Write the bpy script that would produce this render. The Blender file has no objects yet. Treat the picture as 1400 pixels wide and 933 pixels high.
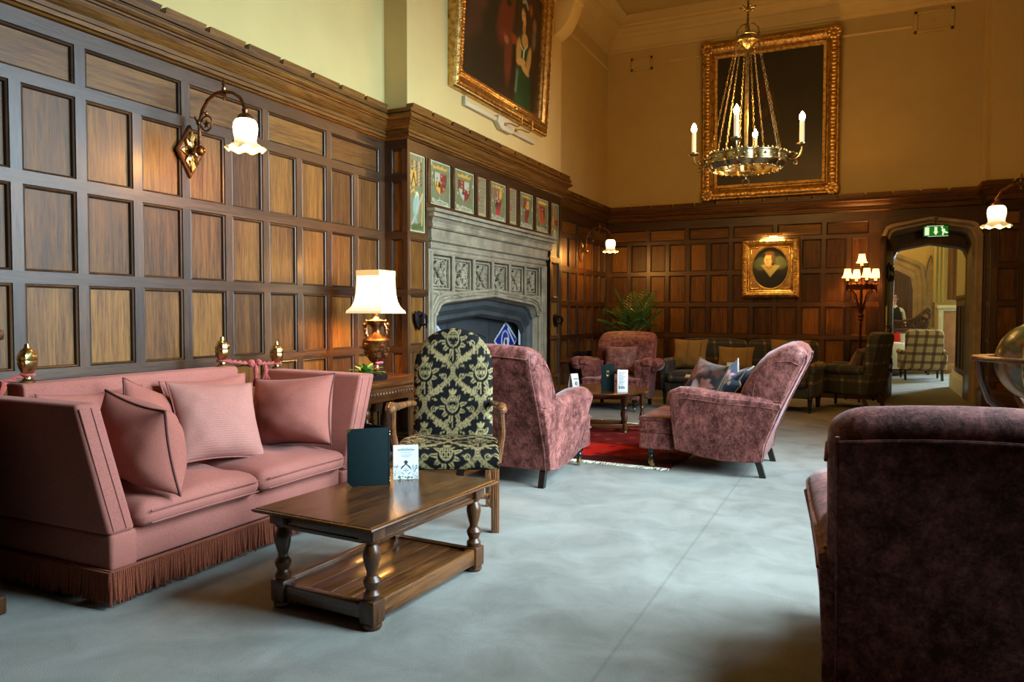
import bpy, bmesh, math, random
import numpy as np
from mathutils import Matrix, Vector, Euler, noise as mnoise
random.seed(7)
S = bpy.context.scene
COL = S.collection
PI = math.pi
def R(d): return math.radians(d)
def V(*a): return Vector(a)
def T(x=0, y=0, z=0): return Matrix.Translation((x, y, z))
def RX(a): return Matrix.Rotation(R(a), 4, 'X')
def RY(a): return Matrix.Rotation(R(a), 4, 'Y')
def RZ(a): return Matrix.Rotation(R(a), 4, 'Z')
def SC(x, y, z): return Matrix.Diagonal((x, y, z, 1))

# ------------------------------------------------------------------ mesh builder
class B:
    """collects shapes into one mesh"""
    def __init__(s): s.v = []; s.f = []; s.mi = []; s.tone = []; s.M = Matrix.Identity(4); s.usetone = False
    def raw(s, vs, fs, M=None, mi=0, tone=0.5):
        o = len(s.v); M = s.M @ M if M is not None else s.M
        s.v += [tuple(M @ Vector(p)) for p in vs]
        for f in fs:
            s.f.append([o + i for i in f]); s.mi.append(mi); s.tone.append(tone)
        return s
    def bm(s, bm, M=None, mi=0, tone=0.5):
        bm.verts.index_update()
        s.raw([v.co[:] for v in bm.verts], [[v.index for v in f.verts] for f in bm.faces], M, mi, tone); bm.free(); return s
    def box(s, x0, x1, y0, y1, z0, z1, bev=0, seg=2, M=None, mi=0, tone=0.5):
        bm = bmesh.new(); bmesh.ops.create_cube(bm, size=1)
        bmesh.ops.transform(bm, matrix=T((x0+x1)/2, (y0+y1)/2, (z0+z1)/2) @ SC(abs(x1-x0), abs(y1-y0), abs(z1-z0)), verts=bm.verts)
        if bev: bmesh.ops.bevel(bm, geom=bm.edges[:], offset=bev, segments=seg, profile=0.5, affect='EDGES', clamp_overlap=True)
        return s.bm(bm, M, mi, tone)
    def loft(s, rings, M=None, cap=True, closed=True, loop=False, mi=0, tone=0.5):
        n = len(rings[0]); vs = [p for r in rings for p in r]; fs = []
        m = len(rings); mm = m if loop else m - 1
        for i in range(mm):
            a = i * n; b = ((i + 1) % m) * n
            for j in range(n if closed else n - 1):
                k = (j + 1) % n; fs.append([a + j, a + k, b + k, b + j])
        if cap and not loop and closed: fs.append(list(range(n))[::-1]); fs.append([(m - 1) * n + j for j in range(n)])
        return s.raw(vs, fs, M, mi, tone)
    def lathe(s, prof, seg=20, M=None, cap=True, mi=0, wob=None):
        rings = []
        for r, z in prof:
            rings.append([((r if wob is None else wob(r, z, 2*PI*k/seg)) * math.cos(2*PI*k/seg), (r if wob is None else wob(r, z, 2*PI*k/seg)) * math.sin(2*PI*k/seg), z) for k in range(seg)])
        return s.loft(rings, M, cap, mi=mi)
    def tube(s, pts, r, seg=8, loop=False, M=None, mi=0, cap=True):
        pts = [Vector(p) for p in pts]; n = len(pts); rings = []
        rr = r if isinstance(r, (list, tuple)) else [r] * n
        prev = None
        for i, p in enumerate(pts):
            if loop: t = pts[(i+1) % n] - pts[i-1]
            else: t = pts[min(i+1, n-1)] - pts[max(i-1, 0)]
            if t.length < 1e-9: t = Vector((0, 0, 1))
            t.normalize()
            if prev is None:
                a = Vector((0, 0, 1)) if abs(t.z) < .9 else Vector((1, 0, 0)); u = t.cross(a).normalized()
            else:
                u = prev - t * prev.dot(t)
                u = u.normalized() if u.length > 1e-6 else t.orthogonal().normalized()
            prev = u; w = t.cross(u)
            rings.append([tuple(p + (u * math.cos(2*PI*k/seg) + w * math.sin(2*PI*k/seg)) * rr[i]) for k in range(seg)])
        return s.loft(rings, M, cap, loop=loop, mi=mi)
    def prism(s, poly, a0, a1, axis='z', bev=0, seg=2, M=None, mi=0, tone=0.5, inset_ends=None):
        """poly: 2d outline; axis z -> (x,y), axis x -> (y,z), axis y -> (x,z)"""
        def P(p, a): return {'z': (p[0], p[1], a), 'x': (a, p[0], p[1]), 'y': (p[0], a, p[1])}[axis]
        bm = bmesh.new(); A = [bm.verts.new(P(p, a0)) for p in poly]; Bv = [bm.verts.new(P(p, a1)) for p in poly]
        n = len(poly); bm.faces.new(A); bm.faces.new(Bv[::-1])
        for i in range(n): bm.faces.new((A[i], Bv[i], Bv[(i+1) % n], A[(i+1) % n]))
        bmesh.ops.recalc_face_normals(bm, faces=bm.faces)
        if bev:
            es = [e for e in bm.edges if len(e.link_faces) == 2 and e.calc_face_angle(0) > .5]
            bmesh.ops.bevel(bm, geom=es, offset=bev, segments=seg, profile=.5, affect='EDGES', clamp_overlap=True)
        return s.bm(bm, M, mi, tone)
    def ball(s, r, M=None, seg=12, mi=0, sz=(1, 1, 1)):
        bm = bmesh.new(); bmesh.ops.create_uvsphere(bm, u_segments=seg, v_segments=max(6, seg*2//3), radius=r)
        bmesh.ops.transform(bm, matrix=SC(*sz), verts=bm.verts); return s.bm(bm, M, mi)
    def grid(s, fn, nu, nv, M=None, mi=0):
        vs = [fn(i/nu, j/nv) for j in range(nv+1) for i in range(nu+1)]
        fs = [[j*(nu+1)+i, j*(nu+1)+i+1, (j+1)*(nu+1)+i+1, (j+1)*(nu+1)+i] for j in range(nv) for i in range(nu)]
        return s.raw(vs, fs, M, mi)
    def torus(s, R0, r, M=None, seg=24, s2=8, a0=0, a1=360, mi=0):
        if a1 - a0 >= 360: return s.tube([(R0*math.cos(2*PI*k/seg), R0*math.sin(2*PI*k/seg), 0) for k in range(seg)], r, s2, True, M, mi)
        return s.tube([(R0*math.cos(R(a0+(a1-a0)*k/seg)), R0*math.sin(R(a0+(a1-a0)*k/seg)), 0) for k in range(seg+1)], r, s2, False, M, mi)
    def mesh(s, name, mats, smooth=35, recalc=True):
        me = bpy.data.meshes.new(name); me.from_pydata(s.v, [], s.f)
        for m in (mats if isinstance(mats, (list, tuple)) else [mats]): me.materials.append(m)
        me.polygons.foreach_set('material_index', s.mi)
        if recalc:
            bm = bmesh.new(); bm.from_mesh(me); bmesh.ops.recalc_face_normals(bm, faces=bm.faces); bm.to_mesh(me); bm.free()
        if s.usetone:
            at = me.color_attributes.new('tone', 'FLOAT_COLOR', 'CORNER')
            arr = np.ones((len(me.loops), 4), np.float32); k = 0
            for p, t in zip(me.polygons, s.tone):
                arr[p.loop_start:p.loop_start+p.loop_total, 0:3] = t
            at.data.foreach_set('color', arr.ravel())
        if smooth:
            me.polygons.foreach_set('use_smooth', [True] * len(me.polygons)); me.set_sharp_from_angle(angle=R(smooth))
        me.update(); return me

def link(name, data, parent=None, M=None):
    o = bpy.data.objects.new(name, data); COL.objects.link(o)
    if parent is not None: o.parent = parent
    if M is not None: o.matrix_local = M
    return o
def tag(o, label=None, cat=None, group=None, kind=None):
    for k, v in (('label', label), ('category', cat), ('group', group), ('kind', kind)):
        if v: o[k] = v
    return o
def thing(name, label, cat, loc=(0, 0, 0), rz=0, group=None, M=None):
    o = link(name, None); o.empty_display_size = .05
    if M is not None: o.matrix_world = M
    else: o.location = loc; o.rotation_euler = (0, 0, R(rz))
    return tag(o, label, cat, group)
def part(name, b, mats, parent, smooth=35, label=None, M=None, recalc=True):
    o = link(name, b.mesh(name, mats, smooth, recalc) if isinstance(b, B) else b, parent, M)
    if label: o['label'] = label
    return o
def solo(name, b, mats, label, cat, M=None, smooth=35, group=None):
    o = link(name, b.mesh(name, mats, smooth), None)
    if M is not None: o.matrix_world = M
    return tag(o, label, cat, group)
def struct(name, b, mats, smooth=35, parent=None):
    o = link(name, b.mesh(name, mats, smooth), parent); o['kind'] = 'structure'; return o
def dup(root, M, label=None, group=None):
    r = root.copy(); COL.objects.link(r); r.matrix_world = M
    if label: r['label'] = label
    if group: r['group'] = group
    for ch in list(root.children):
        c = ch.copy(); COL.objects.link(c); c.parent = r; c.matrix_parent_inverse = ch.matrix_parent_inverse
        for g in list(ch.children):
            d = g.copy(); COL.objects.link(d); d.parent = c
    return r

# ------------------------------------------------------------------ materials
class NT:
    def __init__(s, name):
        s.m = bpy.data.materials.new(name); s.m.use_nodes = True; s.t = s.m.node_tree; s.N = s.t.nodes; s.L = s.t.links
        s.b = s.N['Principled BSDF']; s.out = s.N['Material Output']
    def n(s, ty, **k):
        o = s.N.new(ty)
        for a, v in k.items(): setattr(o, a, v)
        return o
    def inp(s, node, key, v):
        if hasattr(v, 'is_output'): s.L.new(v, node.inputs[key])
        elif v is not None: node.inputs[key].default_value = v
    def coord(s, kind='Object', scale=(1, 1, 1)):
        c = s.n('ShaderNodeTexCoord'); mp = s.n('ShaderNodeMapping'); s.L.new(c.outputs[kind], mp.inputs[0]); mp.inputs['Scale'].default_value = scale
        return mp.outputs[0]
    def noise(s, vec, scale=5, detail=4, rough=.55, dist=0):
        o = s.n('ShaderNodeTexNoise'); s.inp(o, 'Vector', vec); s.inp(o, 'Scale', scale); s.inp(o, 'Detail', detail); s.inp(o, 'Roughness', rough); s.inp(o, 'Distortion', dist); return o.outputs['Fac']
    def wave(s, vec, scale=5, dist=2, detail=2, axis='X'):
        o = s.n('ShaderNodeTexWave'); o.bands_direction = axis; s.inp(o, 'Vector', vec); s.inp(o, 'Scale', scale); s.inp(o, 'Distortion', dist); s.inp(o, 'Detail', detail); return o.outputs['Fac']
    def voro(s, vec, scale=5):
        o = s.n('ShaderNodeTexVoronoi'); s.inp(o, 'Vector', vec); s.inp(o, 'Scale', scale); return o.outputs['Distance']
    def ramp(s, fac, stops, interp='LINEAR'):
        o = s.n('ShaderNodeValToRGB'); o.color_ramp.interpolation = interp; e = o.color_ramp.elements
        while len(e) < len(stops): e.new(.5)
        for x, (p, c) in zip(e, stops): x.position = p; x.color = (*c, 1) if len(c) == 3 else c
        s.inp(o, 0, fac); return o.outputs[0]
    def mix(s, a, b, fac, blend='MIX'):
        o = s.n('ShaderNodeMix'); o.data_type = 'RGBA'; o.blend_type = blend
        s.inp(o, 0, fac); s.inp(o, 6, (*a, 1) if isinstance(a, tuple) and len(a) == 3 else a); s.inp(o, 7, (*b, 1) if isinstance(b, tuple) and len(b) == 3 else b); return o.outputs[2]
    def math(s, op, a, b=None, c=None):
        o = s.n('ShaderNodeMath'); o.operation = op; s.inp(o, 0, a)
        if b is not None: s.inp(o, 1, b)
        if c is not None: s.inp(o, 2, c)
        return o.outputs[0]
    def sep(s, vec):
        o = s.n('ShaderNodeSeparateXYZ'); s.L.new(vec, o.inputs[0]); return o.outputs
    def attr(s, name):
        o = s.n('ShaderNodeAttribute'); o.attribute_name = name; return o
    def bump(s, h, strength=.3, dist=.01):
        o = s.n('ShaderNodeBump'); s.inp(o, 'Height', h); s.inp(o, 'Strength', strength); s.inp(o, 'Distance', dist); s.L.new(o.outputs[0], s.b.inputs['Normal'])
    def set(s, color=None, rough=None, metal=None, **k):
        if color is not None: s.inp(s.b, 'Base Color', (*color, 1) if isinstance(color, tuple) else color)
        if rough is not None: s.inp(s.b, 'Roughness', rough)
        if metal is not None: s.inp(s.b, 'Metallic', metal)
        for a, v in k.items(): s.inp(s.b, a.replace('_', ' '), v)
        return s.m

def wood(name, axis, c0, c1, c2, rough=(.3, .5), fscale=1, tone=True, coat=0, spec=.5):
    """axis: 'v' grain along z, 'h' grain along x and y, 'y' grain along y, 'x' grain along x"""
    t = NT(name); f = fscale
    sc = {'v': (22*f, 22*f, 1.3*f), 'h': (1.3*f, 1.3*f, 22*f), 'y': (13*f, .9*f, 13*f), 'x': (.9*f, 13*f, 13*f)}[axis]
    vec = t.coord('Object', sc)
    if tone:
        at = t.attr('tone'); va = t.n('ShaderNodeVectorMath'); va.operation = 'MULTIPLY_ADD'
        t.L.new(at.outputs['Color'], va.inputs[0]); va.inputs[1].default_value = (37, 51, 23); t.L.new(vec, va.inputs[2]); vec = va.outputs[0]
    n1 = t.noise(vec, 1.1, 8, .62, 1.1); n2 = t.noise(vec, .33, 4, .5, .6); n3 = t.noise(vec, 4.5, 5, .7, .3)
    fac = t.math('ADD', t.math('MULTIPLY', n1, .46), t.math('ADD', t.math('MULTIPLY', n2, .24), t.math('MULTIPLY', n3, .30)))
    if tone:
        ton = t.sep(at.outputs['Color'])[0]; fac = t.math('ADD', fac, t.math('MULTIPLY', t.math('SUBTRACT', ton, .5), .22))
    col = t.ramp(fac, [(.34, c0), (.5, c1), (.68, c2)])
    pores = t.ramp(n3, [(.36, (.35, .3, .28)), (.5, (1, 1, 1))]); col = t.mix(col, pores, .55, 'MULTIPLY')
    rg = t.n('ShaderNodeMapRange'); t.inp(rg, 0, n1); rg.inputs[3].default_value = rough[0]; rg.inputs[4].default_value = rough[1]
    t.bump(t.math('ADD', n3, t.math('MULTIPLY', n1, .5)), .18, .004)
    return t.set(col, rg.outputs[0], 0, Coat_Weight=coat, Coat_Roughness=.12, Specular_IOR_Level=spec)

OC = ((.022, .0095, .003), (.092, .039, .0095), (.20, .096, .022))
M = {}
OC = ((.014, .0055, .0018), (.046, .0185, .0055), (.09, .039, .011)); OP = ((.03, .0108, .002), (.108, .042, .0055), (.215, .097, .0135))
M['oak_v'] = wood('oak_frame_vertical', 'v', *OC, rough=(.3, .46), spec=.55)
M['oak_h'] = wood('oak_frame_horizontal', 'h', *OC, rough=(.3, .46), spec=.55)
M['oakp_v'] = wood('oak_panel_vertical', 'v', *OP, rough=(.36, .54), spec=.36)
M['oakp_h'] = wood('oak_panel_horizontal', 'h', *OP, rough=(.36, .54), spec=.36)
DK = ((.013, .0048, .0015), (.066, .0225, .0055), (.15, .055, .014))
M['dark_v'] = wood('dark_oak_turned', 'v', *DK, rough=(.26, .42), fscale=1.6, tone=False, coat=.08)
M['dark_y'] = wood('dark_oak_long', 'y', *DK, rough=(.16, .3), fscale=1.3, tone=False, coat=.25)
M['dark_x'] = wood('dark_oak_cross', 'x', *DK, rough=(.16, .3), fscale=1.3, tone=False, coat=.4)
M['walnut'] = wood('walnut_polished', 'v', (.03, .011, .005), (.16, .06, .02), (.33, .14, .05), rough=(.2, .35), fscale=1.4, tone=False, coat=.3)
M['ebony'] = NT('black_lacquered_wood').set((.012, .010, .009), .25)

def velvet(name, lo, hi, sheen=.5, scale=1, pile=.62):
    t = NT(name); v = t.coord('Object', (1, 1, .75))
    n1 = t.noise(v, 10*scale, 7, .78, .25); n2 = t.noise(v, 44*scale, 4, .7, .4); n3 = t.noise(v, 2.2*scale, 3, .5, .3)
    f = t.math('ADD', t.math('ADD', t.math('MULTIPLY', n1, .55), t.math('MULTIPLY', n2, .28)), t.math('MULTIPLY', n3, .2))
    col = t.ramp(f, [(.44, lo), (.53, tuple((a+b)*.42 for a, b in zip(lo, hi))), (.62, hi)])
    t.bump(t.math('ADD', n2, n1), .25, .006)
    return t.set(col, pile, 0, Sheen_Weight=sheen, Sheen_Roughness=.3, Sheen_Tint=(1, .84, .9, 1), Specular_IOR_Level=.25)
M['velvet'] = velvet('crushed_velvet_pink', (.055, .010, .008), (.40, .14, .115), scale=1.9, sheen=.38)
M['velvet_cushion'] = velvet('crushed_velvet_cushion', (.13, .045, .035), (.5, .24, .19), scale=1.4)

def cloth(name, c0, c1, sheen=.25, weave=260, stripe=None, rough=.85):
    t = NT(name); v = t.coord('Object')
    n1 = t.noise(v, 3.5, 4, .6); n2 = t.noise(v, weave, 2, .6)
    f = t.math('ADD', t.math('MULTIPLY', n1, .22), t.math('MULTIPLY', n2, .78))
    col = t.ramp(f, [(.3, c0), (.68, c1)])
    if stripe:
        w = t.wave(t.coord('Object'), stripe[0], .3, 1, stripe[1]); col = t.mix(col, stripe[2], t.math('MULTIPLY', w, stripe[3]))
    t.bump(n2, .35, .002)
    return t.set(col, rough, 0, Sheen_Weight=sheen, Sheen_Roughness=.4, Sheen_Tint=(1, .8, .78, 1), Specular_IOR_Level=.2)
M['sofa'] = cloth('salmon_pink_upholstery', (.215, .063, .048), (.375, .143, .112), .1)
M['sofa_stripe'] = cloth('salmon_ribbed_cushion', (.29, .115, .09), (.44, .205, .165), .12, stripe=(26, 'Z', (.2, .075, .065), .4))
M['rose'] = cloth('rose_brown_cushion', (.23, .066, .048), (.37, .13, .098), .1)
M['piping'] = NT('maroon_piping').set((.09, .022, .02), .8)
M['piping_pink'] = NT('pink_piping').set((.27, .085, .07), .8)
M['fringe'] = cloth('rust_bullion_fringe', (.10, .022, .010), (.25, .066, .030), .2, 180)
M['rope'] = cloth('crimson_rope', (.22, .03, .03), (.5, .12, .1), .2, 160)
M['gold_cushion'] = cloth('mustard_wool', (.19, .115, .028), (.3, .19, .055), .15, 200)
M['walnut_y'] = wood('walnut_long', 'y', (.022, .007, .002), (.095, .033, .008), (.2, .08, .02), rough=(.25, .4), fscale=1.2, tone=False, coat=.2)
M['gold_line'] = NT('brown_stripe').set((.1, .06, .02), .9)

def plaid(name, base, band, line, p=.22, sheen=.2, bw=.09):
    t = NT(name); x, y, z = t.sep(t.coord('Object'))
    def bands(c):
        f = t.math('FRACT', t.math('DIVIDE', c, p))
        d = t.math('ABSOLUTE', t.math('SUBTRACT', f, .5))
        return t.ramp(d, [(0, (1, 1, 1)), (bw, (1, 1, 1)), (bw+.06, (0, 0, 0)), (.36, (0, 0, 0)), (.4, (.35, .35, .35)), (.44, (0, 0, 0))])
    h = bands(t.math('ADD', t.math('ADD', x, y), 5.05)); k = bands(t.math('ADD', z, 5.0))
    f = t.math('ADD', t.math('MULTIPLY', h, .5), t.math('MULTIPLY', k, .5))
    col = t.ramp(f, [(0, base), (.5, band), (1, line)])
    n = t.noise(t.coord('Object'), 220, 2, .6); col = t.mix(col, (.5, .5, .5), t.math('MULTIPLY', n, .12)); t.bump(n, .3, .002)
    return t.set(col, .9, 0, Sheen_Weight=sheen, Specular_IOR_Level=.2)
M['plaid'] = plaid('green_gold_plaid', (.005, .013, .014), (.05, .04, .018), (.24, .18, .085), .24, .05, .045)
M['plaid_cushion'] = plaid('muted_plaid_cushion', (.16, .075, .045), (.13, .12, .07), (.06, .07, .045), .26)
M['plaid_beige'] = plaid('beige_brown_plaid', (.50, .36, .2), (.16, .10, .055), (.06, .038, .022), .17, .05, .15)

def metal(name, c0, c1, rough=.35, scale=30, bump=.3):
    t = NT(name); n = t.noise(t.coord('Object'), scale, 5, .65); col = t.ramp(n, [(.35, c0), (.6, c1)])
    t.bump(n, bump, .004); return t.set(col, rough, 1)
M['gilt'] = metal('gilded_frame', (.3, .165, .04), (.72, .46, .15), .38, 20, .45)
M['gilt_plain'] = metal('gilded_plain', (.42, .24, .06), (.72, .46, .15), .38, 12, .15)
M['brass'] = metal('aged_brass', (.3, .2, .07), (.7, .53, .22), .28, 25, .15)
M['bronze'] = metal('dark_bronze', (.10, .045, .02), (.34, .17, .08), .38, 25, .2)
M['silver'] = metal('tarnished_silver_brass', (.14, .10, .045), (.5, .4, .2), .33, 22, .2)
M['iron'] = metal('black_iron', (.012, .011, .012), (.035, .034, .035), .5, 30, .3)
M['rust'] = metal('wrought_iron_brown', (.03, .013, .008), (.085, .035, .02), .5, 30, .3)

def simple(name, c0, c1, rough=.8, scale=6, bump=.2, dist=.004, detail=6, **k):
    t = NT(name); n = t.noise(t.coord('Object'), scale, detail, .6); col = t.ramp(n, [(.3, c0), (.7, c1)]); t.bump(n, bump, dist); return t.set(col, rough, 0, **k)
M['groove'] = simple('dark_panel_groove', (.010, .005, .002), (.028, .012, .004), .5, 20, .1)  # dark brown for the outermost and innermost moulding rings of each panel
M['plaster'] = simple('cream_wall_paint', (.51, .395, .155), (.56, .44, .178), .85, 2.2, .05)
M['moulding'] = simple('cream_plaster_moulding', (.6, .475, .2), (.65, .52, .23), .8, 3, .05)
M['stone'] = simple('carved_limestone', (.125, .108, .07), (.27, .238, .16), .85, 5, .35, .006)
M['stone_door'] = simple('brown_sandstone', (.26, .2, .12), (.42, .33, .2), .85, 5, .35, .006)
M['slate'] = simple('blackened_stone', (.018, .023, .025), (.045, .055, .058), .55, 4, .3, .006)
M['slate_board'] = simple('dark_grey_screen', (.016, .023, .027), (.032, .042, .048), .5, 3, .15)
M['soot'] = NT('soot_black').set((.006, .006, .006), .9)
M['marble'] = simple('pink_brown_marble', (.36, .16, .08), (.5, .27, .15), .35, 5, .02)
M['white_stone'] = simple('pale_limestone', (.55, .53, .42), (.68, .66, .55), .7, 5, .1)
M['paper'] = NT('white_paper').set((.78, .8, .8), .7)
M['cream_paper'] = NT('cream_paper').set((.72, .68, .52), .8)
M['ink'] = NT('dark_ink').set((.03, .03, .04), .7)
M['leather_green'] = simple('black_green_leatherette', (.004, .011, .012), (.007, .015, .016), .75, 120, .25, .001, Specular_IOR_Level=.08)
M['china'] = NT('white_china').set((.75, .75, .74), .2)
M['linen'] = NT('white_linen').set((.78, .8, .83), .85)
M['red'] = cloth('red_wool', (.38, .012, .012), (.55, .03, .02), .1, 160)
M['leaf'] = simple('palm_leaf', (.04, .12, .025), (.12, .27, .055), .45, 20, .1)
M['leaf_bright'] = simple('fresh_leaf', (.11, .3, .04), (.22, .45, .08), .5, 20, .1)
M['petal'] = NT('pink_petal').set((.6, .12, .22), .6)
M['terracotta'] = simple('glazed_pot', (.12, .07, .035), (.2, .12, .06), .4, 10, .1)
M['purple'] = NT('violet_pot').set((.16, .08, .38), .3)
M['soil'] = NT('soil').set((.03, .02, .012), 1)
M['skin'] = simple('skin', (.52, .26, .17), (.6, .32, .22), .55, 20, .05)
M['hair'] = NT('brown_hair').set((.05, .028, .015), .6)
M['black_cloth'] = NT('black_cloth').set((.012, .012, .014), .9)
M['shirt'] = NT('white_shirt').set((.72, .7, .64), .85)
M['curtain_brown'] = cloth('brown_curtain', (.11, .055, .022), (.17, .09, .04), .2, 120)
M['curtain_pale'] = cloth('pale_green_gold_curtain', (.5, .46, .2), (.62, .58, .3), .2, 120)
M['white_metal'] = NT('cream_painted_metal').set((.52, .46, .30), .5)

def carpet():
    t = NT('grey_wool_carpet'); v = t.coord('Object')
    n0 = t.noise(v, .55, 4, .55, .4); n1 = t.noise(v, 3.2, 5, .62, .6); n2 = t.noise(v, 210, 2, .6)
    f = t.math('ADD', t.math('ADD', t.math('MULTIPLY', n1, .40), t.math('MULTIPLY', n0, .34)), t.math('MULTIPLY', n2, .26))
    col = t.ramp(f, [(.32, (.105, .103, .087)), (.5, (.215, .216, .19)), (.66, (.295, .30, .27))])
    t.bump(n2, .5, .004); x, y, z = t.sep(v); sd = t.math('ABSOLUTE', t.math('ADD', x, .84))
    sm = t.ramp(sd, [(0, (.78, .78, .78)), (.012, (1, 1, 1))]); col = t.mix(col, sm, 1, 'MULTIPLY')
    return t.set(col, .95, 0, Sheen_Weight=.06, Specular_IOR_Level=.12)
M['carpet'] = carpet()

def painted(name, rough=.7, metal=0, bump=0, coat=0, spec=.5, sheen=0):
    t = NT(name); a = t.attr('Col')
    if bump: t.bump(t.noise(t.coord('Object'), bump[0], 3, .6), bump[1], .003)
    return t.set(a.outputs['Color'], rough, metal, Coat_Weight=coat, Specular_IOR_Level=spec, Sheen_Weight=sheen)
M['canvas'] = painted('oil_on_canvas', .42, bump=(90, .12), coat=.15)
M['tile'] = painted('painted_heraldic_tile', .4, bump=(60, .25))
M['damask'] = painted('black_gold_damask', .75, bump=(260, .3), spec=.15)
M['print'] = painted('printed_card', .6)
M['rug'] = painted('red_patterned_rug', .95, bump=(180, .5), spec=.1)
M['globe_map'] = painted('varnished_globe_map', .3, coat=.3)
M['floral'] = painted('floral_print_cushion', .7, bump=(200, .25), sheen=.2)

def emit_z(name, col, z0, s0, z1, s1):
    """lit shade: strongest beside its bulb"""
    t = NT(name); z = t.sep(t.coord('Object'))[2]; mr = t.n('ShaderNodeMapRange'); mr.interpolation_type = 'SMOOTHSTEP'; t.inp(mr, 0, z)
    for i, v in enumerate((z0, z1, s0, s1)): mr.inputs[i+1].default_value = v
    t.set((.6, .52, .38), .6, 0, Emission_Color=(*col, 1), Emission_Strength=mr.outputs[0]); return t.m
def emit(name, col, strength, edge=None):
    """lit lamp glass or silk: gives off light, with a bit of diffuse colour"""
    t = NT(name); t.set(col, .5, 0, Emission_Color=(*col, 1), Emission_Strength=strength); return t.m
M['shade_glass'] = emit_z('lit_opal_glass', (1, .74, .4), -.0, .8, .08, 4.2)
M['shade_rim'] = emit('opal_glass_frill', (.85, .6, .27), .55)
M['shade_silk'] = emit_z('lit_cream_silk', (1, .74, .42), .545, .55, .68, 3.4)
M['shade_trim'] = emit('cream_silk_trim', (.85, .58, .25), .55)
M['bulb'] = emit('lit_candle_bulb', (1, .78, .4), 60)
M['candle'] = emit('candle_sleeve', (.85, .72, .45), .5)
M['mini_shade'] = emit('lit_small_shade', (1, .54, .15), 5.5)
M['exit_green'] = emit('exit_sign_green', (.006, .22, .012), .55)
M['exit_white'] = emit('exit_sign_white', (.75, 1, .7), .9)
def pane():
    t = NT('clear_window_glass'); tr = t.n('ShaderNodeBsdfTransparent'); gl = t.n('ShaderNodeBsdfGlossy'); gl.inputs['Roughness'].default_value = .02
    mx = t.n('ShaderNodeMixShader'); mx.inputs[0].default_value = .06; t.L.new(tr.outputs[0], mx.inputs[1]); t.L.new(gl.outputs[0], mx.inputs[2]); t.L.new(mx.outputs[0], t.out.inputs[0]); return t.m
M['pane'] = pane()

# ------------------------------------------------------------------ painting pictures into colour attributes
class Pic:
    def __init__(s, w, h, nx, ny, bg):
        s.w, s.h, s.nx, s.ny = w, h, nx, ny
        s.u, s.v = np.meshgrid(np.linspace(0, 1, nx), np.linspace(0, 1, ny)); s.a = np.zeros((ny, nx, 3)); s.a[:] = bg
        s.rng = np.random.default_rng(3)
    def blend(s, m, c): m = np.clip(m, 0, 1)[..., None]; s.a = s.a * (1 - m) + np.array(c) * m; return s
    def ell(s, cx, cy, rx, ry, c, soft=.15, rot=0, op=1):
        x = s.u - cx; y = s.v - cy
        if rot: k, q = math.cos(R(rot)), math.sin(R(rot)); x, y = x*k + y*q, -x*q + y*k
        d = np.sqrt((x/rx)**2 + (y/ry)**2); return s.blend(np.clip((1 - d) / soft + .5, 0, 1) * op, c)
    def poly(s, pts, c, soft=.012, op=1):
        d = None; n = len(pts); inside = np.zeros_like(s.u, bool); dist = np.full_like(s.u, 9.)
        for i in range(n):
            x0, y0 = pts[i]; x1, y1 = pts[(i+1) % n]
            con = ((y0 > s.v) != (y1 > s.v))
            with np.errstate(divide='ignore', invalid='ignore'):
                xi = (x1-x0)*(s.v-y0)/((y1-y0) if y1 != y0 else 1e-9)+x0
            inside ^= con & (s.u < xi)
            dx, dy = x1-x0, y1-y0; L = dx*dx+dy*dy+1e-12; t = np.clip(((s.u-x0)*dx+(s.v-y0)*dy)/L, 0, 1)
            dist = np.minimum(dist, np.hypot(s.u-x0-t*dx, s.v-y0-t*dy))
        sd = np.where(inside, dist, -dist); return s.blend(np.clip(sd/soft+.5, 0, 1)*op, c)
    def line(s, pts, wd, c, op=1):
        dist = np.full_like(s.u, 9.)
        for (x0, y0), (x1, y1) in zip(pts[:-1], pts[1:]):
            dx, dy = x1-x0, y1-y0; L = dx*dx+dy*dy+1e-12; t = np.clip(((s.u-x0)*dx+(s.v-y0)*dy)/L, 0, 1)
            dist = np.minimum(dist, np.hypot((s.u-x0-t*dx)*s.w, (s.v-y0-t*dy)*s.h))
        return s.blend(np.clip((wd-dist)/(wd*.6)+.5, 0, 1)*op, c)
    def mottle(s, amt=.15, seed=1, scale=6):
        rng = np.random.default_rng(seed); g = rng.random((scale+2, scale+2)); x = s.u*scale; y = s.v*scale; xi = x.astype(int); yi = y.astype(int); fx = x-xi; fy = y-yi
        fx = fx*fx*(3-2*fx); fy = fy*fy*(3-2*fy)
        n = (g[yi, xi]*(1-fx)+g[yi, xi+1]*fx)*(1-fy)+(g[yi+1, xi]*(1-fx)+g[yi+1, xi+1]*fx)*fy
        s.a *= (1 + (n[..., None]-.5)*2*amt); return s
    def colors(s): return np.clip(s.a, 0, 1).reshape(-1, 3)
    def mesh(s, name, mat, fn=None):
        """fn(u,v)->xyz ; default flat in x,z centred, facing -y"""
        fn = fn or (lambda u, v: ((u-.5)*s.w, 0, (v-.5)*s.h))
        vs = [fn(float(u), float(v)) for u, v in zip(s.u.ravel(), s.v.ravel())]; nx, ny = s.nx, s.ny
        fs = [[j*nx+i, j*nx+i+1, (j+1)*nx+i+1, (j+1)*nx+i] for j in range(ny-1) for i in range(nx-1)]
        me = bpy.data.meshes.new(name); me.from_pydata(vs, [], fs); me.materials.append(mat)
        setcol(me, s.colors()); me.polygons.foreach_set('use_smooth', [True]*len(me.polygons)); me.update(); return me
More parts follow.
